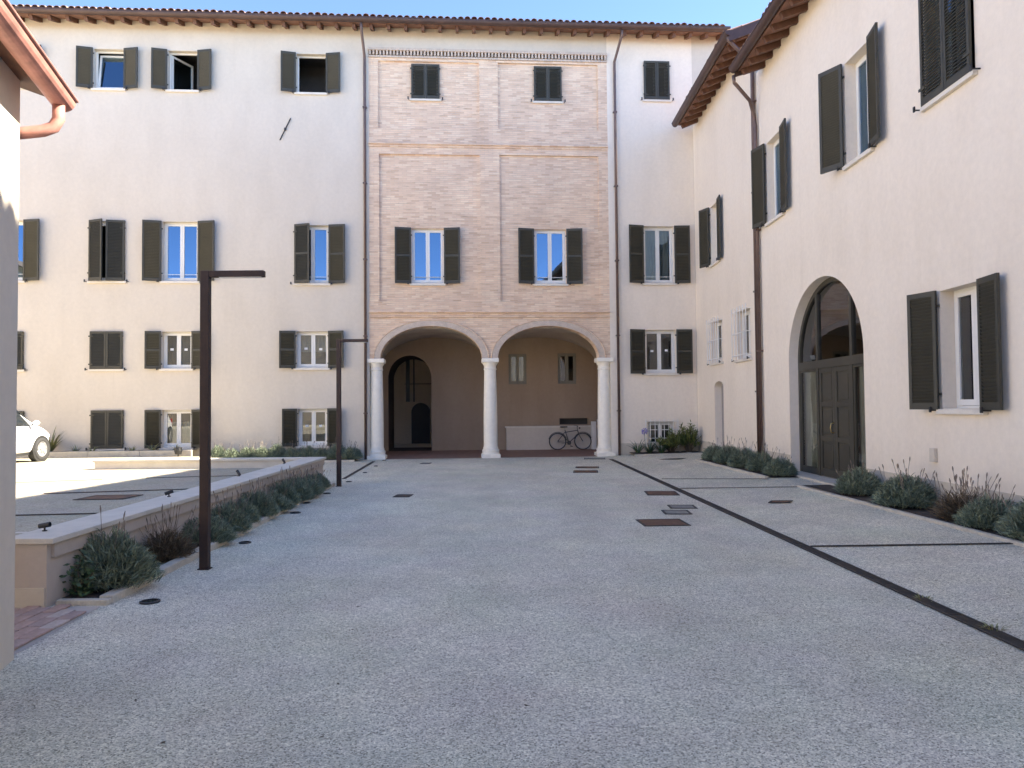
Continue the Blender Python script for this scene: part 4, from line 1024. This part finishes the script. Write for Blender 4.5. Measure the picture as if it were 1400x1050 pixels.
for i, (u, yo, n_, lab) in enumerate(((4.75, -.5, 34, 'dark green strap leaved clump beside the right downpipe'), (5.1, -.62, 40, 'dark strap leaved clump carrying the lilac flower head'), (5.45, -.75, 40, 'dark strap leaved clump in front of the barred window'))):
    q = fpt(u, yo); e = empty('agapanthus', (q.x, q.y, .13), 0, lab, 'plant', 'strap leaved clumps in the corner bed')
    straps(n_, .35, .6, .035, 20 + i, .9, .9).build('leaves', 'strap', e)
    if i == 1:
        b = MB(); b.tube([(-.12, 0, .02), (-.15, 0, .4), (-.16, -.02, .68)], .007, 5); b.build('stem', 'strap', e)
        rnd = random.Random(3); b = MB()
        for k in range(90):
            d = Vector((rnd.gauss(0, 1), rnd.gauss(0, 1), rnd.gauss(0, .8))).normalized(); c = Vector((-.16, -.02, .70)) + d * rnd.uniform(.05, .12); s = d.orthogonal().normalized() * .016; t = d.cross(s)
            b.add([c - s, c - t, c + s, c + t, c + d * .03], [(0, 1, 4), (1, 2, 4), (2, 3, 4), (3, 0, 4)])
        b.build('flower_head', 'flower', e)
def leafy(p, r, h, n, seed, label, m='olean', name='oleander_shrub'):
    rnd = random.Random(seed); e = empty(name, p, 0, label, 'shrub'); b = MB(); st = MB()
    tips = []
    for i in range(34):
        a = rnd.uniform(0, 6.28); k = rnd.uniform(0, 1); q = Vector((math.cos(a) * r * k, math.sin(a) * r * k, h * (1 - .45 * k * k) * rnd.uniform(.45, 1.05)))
        base = Vector((math.cos(a) * .06, math.sin(a) * .06, 0)); st.tube([base, base.lerp(q, .5) + Vector((0, 0, .06)), q], [.012, .008, .004], 5); tips.append((base, q))
    for i in range(n):
        ba, q = rnd.choice(tips); t = rnd.uniform(.35, 1.05); c = ba.lerp(q, t) + Vector((0, 0, .06 * (1 - abs(2 * t - 1)))); a = rnd.uniform(0, 6.28); el = rnd.uniform(-.1, 1.2)
        d = Vector((math.cos(a) * math.cos(el), math.sin(a) * math.cos(el), math.sin(el))); s = d.cross(Vector((rnd.gauss(0, .3), rnd.gauss(0, .3), 1))).normalized() * .017; L_ = rnd.uniform(.10, .18)
        nrm = d.cross(s).normalized() * .008
        b.add([c, c + d * L_ * .4 + s + nrm, c + d * L_, c + d * L_ * .4 - s + nrm], [(0, 1, 2), (0, 2, 3)])
    b.build('leaves', m, e); st.build('stems', 'bark', e)
q = fpt(5.85, -.5); leafy((q.x, q.y, .13), .46, .72, 1400, 1, 'yellow green leafy shrub in front of the barred window')
q = fpt(6.42, -.5); leafy((q.x, q.y, .13), .36, .98, 1300, 2, 'taller yellow green leafy shrub in the wall corner')
q = fpt(-13.65, -.42); e = empty('spiky_plant', (q.x, q.y, .40), 0, 'spiky variegated plant with long pointed leaves in the sunny bed', 'plant'); straps(60, .5, .95, .05, 77, .25, .9).build('leaves', 'yucca', e)
for i, (u, s) in enumerate(((-12.9, .6), (-12.4, .5), (-11.2, .5), (-10.6, .6), (-9.9, .5))):
    q = fpt(u, -.4); e = empty('low_plant', (q.x, q.y, .40), 0, '%s tiny straw coloured tuft from the spiky plant in the raised bed' % ORD[i], 'plant', 'straw tufts in the raised bed'); straps(26, .12 * s * 2, .3 * s * 2, .02, 50 + i, .8, 1).build('leaves', 'yucca', e)
for i, (px, py, lab) in enumerate(((1263, 821, 'small weed tuft growing at the drain channel edge'), (1358, 861, 'larger weed tuft in the drain channel near the lavender'))):
    e = empty('weed', GR(px, py), 0, lab, 'weed'); straps(22 + 14 * i, .03, .075, .012, 60 + i, .9, 1.4).build('leaves', 'yucca', e)
# twiggy young plant at the near end of the bed
e = empty('young_shrub', (wx(6.6) + .12, 6.62, .035), 0, 'small dark twiggy shrub at the near end of the lavender bed', 'shrub')
b = MB(); b.tube([(0, 0, 0), (.01, 0, .12), (-.02, .01, .22), (.01, 0, .31)], [.012, .01, .008, .004], 6); b.tube([(.0, 0, .08), (.1, 0, .16), (.16, .02, .28)], [.008, .006, .003], 5); b.build('stems', 'bark', e)
rnd = random.Random(8); b = MB()
for i in range(170):
    c = Vector((rnd.gauss(.03, .05), rnd.gauss(0, .05), abs(rnd.gauss(.12, .1)))); d = Vector((rnd.gauss(0, 1), rnd.gauss(0, 1), rnd.gauss(.3, .6))).normalized(); s = d.orthogonal().normalized() * .014
    b.add([c, c + d * .03 + s, c + d * .065, c + d * .03 - s], [(0, 1, 2, 3)])
b.build('leaves', 'strap', e)
e = empty('electrical_post', tuple(fpt(-9.55, -1.1, .23)), 0, 'small black garden spotlight at the end of the raised sunny bed', 'spotlight'); e.name = 'garden_spotlight'
b = MB(); b.lathe([(0, 0), (.07, 0), (.07, .02), (.02, .03), (.02, .1), (0, .1)], 12); b.build('stem', 'iron', e)
b = MB(); b.lathe([(0, .08), (.09, .09), (.115, .2), (.1, .3), (0, .31)], 14); b.build('lamp_head', 'iron', e)

# ------------------------------------------------------------------ bicycle
bk = fpt(3.1, LD - .55, .03)
bike = empty('bicycle', bk, FA, 'dark bicycle parked against the low wall inside the right arch', 'bicycle'); bike.scale = (.93, .93, .93)
WR = .335
def wheel(cx):
    b = MB(); n = 40; b.tube([(cx + WR * math.cos(2 * math.pi * i / n), 0, WR + .0 + WR * math.sin(2 * math.pi * i / n) * .97) for i in range(n + 1)], .019, 8, False)
    wo = b.build('wheel', 'rubber', bike, smooth=True)
    b = MB(); r2 = WR - .03; b.tube([(cx + r2 * math.cos(2 * math.pi * i / n), 0, WR + r2 * math.sin(2 * math.pi * i / n) * .97) for i in range(n + 1)], .011, 6, False); b.build('rim', 'chrome', wo, smooth=True)
    b = MB()
    for i in range(18):
        a = 2 * math.pi * i / 18; s = .025 if i % 2 else -.025
        b.tube([(cx, s, WR), (cx + r2 * math.cos(a), 0, WR + r2 * math.sin(a) * .97)], .0016, 3, False)
    b.tube([(cx, -.06, WR), (cx, .06, WR)], .018, 8); b.build('spokes', 'chrome', wo)
    b = MB(); r3 = WR + .035; b.tube([(cx + r3 * math.cos(a), 0, WR + r3 * math.sin(a)) for a in [R(20 + i * 8) for i in range(19)]], .014, 6); b.build('mudguard', 'bike', wo, smooth=True)
xr_, xf = -.51, .52
wheel(xr_); wheel(xf)
BB = (-.05, 0, .28); ST = (-.21, 0, .80); HT = (.31, 0, .78); HB = (.345, 0, .64)
b = MB(); b.tube([BB, ST], .016, 8); b.tube([(-.2, 0, .70), HT], .016, 8); b.tube([BB, HB], .018, 8); b.tube([HT, HB], .02, 8)
for s in (-.04, .04):
    b.tube([(BB[0], s, BB[2]), (xr_, s * 1.4, WR)], .009, 6); b.tube([(ST[0] + .01, s * .5, .72), (xr_, s * 1.4, WR)], .008, 6); b.tube([(HB[0], s, .63), (.42, s, .5), (xf, s * 1.3, WR)], .011, 6)
b.tube([HB, (.345, .04, .63)], .012, 6); b.tube([HB, (.345, -.04, .63)], .012, 6); b.build('frame', 'bike', bike, smooth=True)
b = MB(); b.tube([ST, (-.235, 0, .90)], .012, 8); b.build('seat_post', 'chrome', bike)
b = MB(); prof_ = [(-.16, .075), (-.1, .08), (0, .045), (.1, .022), (.13, .012)]
for x, hw in prof_: b.v += [(-.235 + x, -hw, .90), (-.235 + x, -hw * .7, .94), (-.235 + x, hw * .7, .94), (-.235 + x, hw, .90)]
for i in range(4): b.f += [(i * 4 + j, i * 4 + (j + 1) % 4, i * 4 + 4 + (j + 1) % 4, i * 4 + 4 + j) for j in range(4)]
b.f += [(0, 1, 2, 3), (19, 18, 17, 16)]; b.build('saddle', 'rubber', bike)
b = MB(); b.tube([HT, (.29, 0, .9), (.33, 0, .94)], .013, 8); b.tube([(.22, -.28, .96), (.30, -.2, .95), (.33, 0, .94), (.30, .2, .95), (.22, .28, .96)], .012, 8); b.build('handlebar', 'bike', bike, smooth=True)
b = MB(); b.box(.36, .42, -.03, .03, .84, .9); b.build('front_lamp', 'blackplastic', bike)
b = MB(); b.lathe([(0, -.004), (.085, -.004), (.085, .004), (0, .004)], 20); mm = Matrix.Translation((BB[0], -.05, BB[2])) @ Matrix.Rotation(R(90), 4, 'X'); b.v = [tuple(mm @ Vector(v)) for v in b.v]
b.tube([(BB[0], -.06, BB[2]), (BB[0] + .09, -.07, BB[2] - .14)], .01, 6); b.box(BB[0] + .04, BB[0] + .14, -.15, -.07, BB[2] - .155, BB[2] - .13)
b.tube([(BB[0], .06, BB[2]), (BB[0] - .09, .07, BB[2] + .14)], .01, 6); b.box(BB[0] - .14, BB[0] - .04, .07, .15, BB[2] + .13, BB[2] + .155); b.build('crankset', 'bike', bike)
b = MB(); b.tube([(BB[0], -.05, BB[2] + .08), (xr_, -.05, WR + .03)], .005, 4); b.tube([(BB[0], -.05, BB[2] - .08), (xr_, -.05, WR - .03)], .005, 4); b.build('chain', 'iron', bike)
b = MB(); b.tube([(-.2, .05, .3), (-.16, .2, .0)], .009, 6); b.build('kickstand', 'chrome', bike)
# white utility pipes in the loggia corner
q = fpt(4.05, LD - .5, .03); e = empty('utility_cabinet', q, FA, 'narrow white utility cabinet beside the bicycle', 'cabinet')
b = MB(); b.box(-.13, .05, -.1, .1, 0, 1.05); b.build('body', 'white', e, bevel=.015)
b = MB(); b.tube([(.12, -.03, 0), (.12, -.03, 1.02), (.12, .1, 1.1)], .03, 10); b.build('pipe', 'white', e, smooth=True)

# ------------------------------------------------------------------ car
wpt = GT(57, 631)
car = empty('parked_car', (wpt.x, wpt.y, zt(wpt.y - 1.2)), 0, 'white hatchback parked on the sunlit terrace, partly hidden by the corner house', 'car')
# local: +y is forward, right side faces +x; wheel contact of the right front wheel at (0, 0)
W2 = .86                                   # half width, body centre at x=-W2
sts = [  # y, half width, z bottom, z shoulder, z top, roof half width
    (-3.25, .60, .42, .78, .86, .50), (-3.15, .74, .30, .86, 1.08, .56), (-2.85, .82, .24, .92, 1.40, .57), (-2.3, .855, .2, .95, 1.50, .60), (-1.5, .86, .19, .95, 1.53, .61),
    (-.95, .86, .19, .94, 1.50, .60), (-.55, .86, .19, .93, 1.36, .585), (-.15, .855, .2, .915, 1.12, .60), (.12, .845, .22, .88, .985, .60), (.4, .80, .24, .80, .90, .56), (.58, .70, .28, .72, .80, .50), (.70, .52, .34, .62, .66, .40)]
b = MB(); k = None
for y, hw, zb, zs_, zt2, rw_ in sts:
    half = [(hw * .78, zb), (hw * .96, zb + .06), (hw, (zb + zs_) * .5), (hw * .985, zs_ - .08), (hw * .93, zs_), (rw_ + (hw * .93 - rw_) * .45, zs_ + (zt2 - zs_) * .5), (rw_, zt2 - .03), (rw_ * .7, zt2), (0, zt2 + .015)]
    ring = [(x, y, z) for x, z in half] + [(-x, y, z) for x, z in half[-2::-1]]
    k = len(ring); b.v += [(x - W2, y_, z) for x, y_, z in ring]
for i in range(len(sts) - 1): b.f += [(i * k + j, i * k + (j + 1) % k, (i + 1) * k + (j + 1) % k, (i + 1) * k + j) for j in range(k)]
b.f += [tuple(range(k)), tuple(reversed(range((len(sts) - 1) * k, len(sts) * k)))]
body = b.build('body', 'carpaint', car, smooth=True); md = body.modifiers.new('s', 'SUBSURF'); md.levels = 2; md.render_levels = 2
for y in (0.0, -2.45):
    for s in (1, -1):
        cx = 0 if s == 1 else -2 * W2
        m = Matrix.Translation((cx - s * .075, y, .315)) @ Matrix.Rotation(R(90), 4, 'Y')
        arch = MB(); arch.lathe([(.30, -.09), (.355, -.09), (.365, .075), (.30, .08)], 32); arch.v = [tuple(m @ Vector((v[0], v[1], v[2] * s))) for v in arch.v]; arch.build('wheel_arch', 'blackplastic', car, smooth=False)
        t = MB(); t.lathe([(.2, -.095), (.29, -.095), (.312, -.07), (.315, 0), (.312, .07), (.29, .098), (.215, .1), (.2, .09)], 36); t.v = [tuple(m @ Vector((v[0], v[1], v[2] * s))) for v in t.v]; wo = t.build('wheel', 'rubber', car, smooth=True)
        t = MB(); t.lathe([(.2, .05), (.212, .092), (.195, .092), (.19, .06), (.05, .06), (.05, .098), (0, .098)], 30)
        for a in range(7):
            mm = Matrix.Rotation(2 * math.pi * a / 7, 4, 'Z'); t.box(.04, .195, -.022, .022, .06, .09, mm)
        t.v = [tuple(m @ Vector((v[0], v[1], v[2] * s))) for v in t.v]; t.build('rim', 'alloy', wo)
for s in (1, -1):
    X = lambda x: -W2 + s * x
    g_ = MB(); g_.v = [(X(.825), -2.35, .985), (X(.825), -.42, .955), (X(.70), -.80, 1.35), (X(.67), -1.5, 1.42), (X(.69), -2.25, 1.40)]; g_.f = [(0, 1, 2, 3, 4)]; g_.build('side_window', 'carglass', car)
    h_ = MB(); h_.lathe([(0, -.03), (.07, -.02), (.085, .02), (.06, .06), (0, .07)], 14); h_.v = [(X(.96) + v[0] * 1.1, -.42 + v[2] * 1.3, 1.03 + v[1] * .8) for v in h_.v]; mi = h_.build('mirror', 'carpaint', car, smooth=True)
    h_ = MB(); h_.tube([(X(.84), -.42, .97), (X(.93), -.42, 1.01)], .025, 6); h_.build('mirror_arm', 'blackplastic', mi)
    h_ = MB(); h_.box(X(.862) - .012, X(.862) + .012, -1.55, -1.38, .80, .83); h_.build('door_handle', 'carpaint', car)
    h_ = MB(); h_.lathe([(0, .05), (.08, .03), (.1, -.02), (.0, -.05)], 14); h_.v = [(X(.66) + v[0] * .9, .50 + v[2], .66 + v[1]) for v in h_.v]; h_.build('headlight', 'lamp', car, smooth=True)
    h_ = MB(); h_.box(X(.62) - .08, X(.62) + .08, -3.24, -3.12, .75, .98); h_.build('tail_light', 'redlamp', car)
g_ = MB(); g_.v = [(-W2 - .66, -.12, 1.03), (-W2 + .66, -.12, 1.03), (-W2 + .53, -.62, 1.43), (-W2 - .53, -.62, 1.43)]; g_.f = [(0, 1, 2, 3)]; g_.build('windscreen', 'carglass', car)
b = MB(); b.box(-2 * W2 + .1, -.1, -3.0, .45, .17, .26); b.build('underbody', 'blackplastic', car)
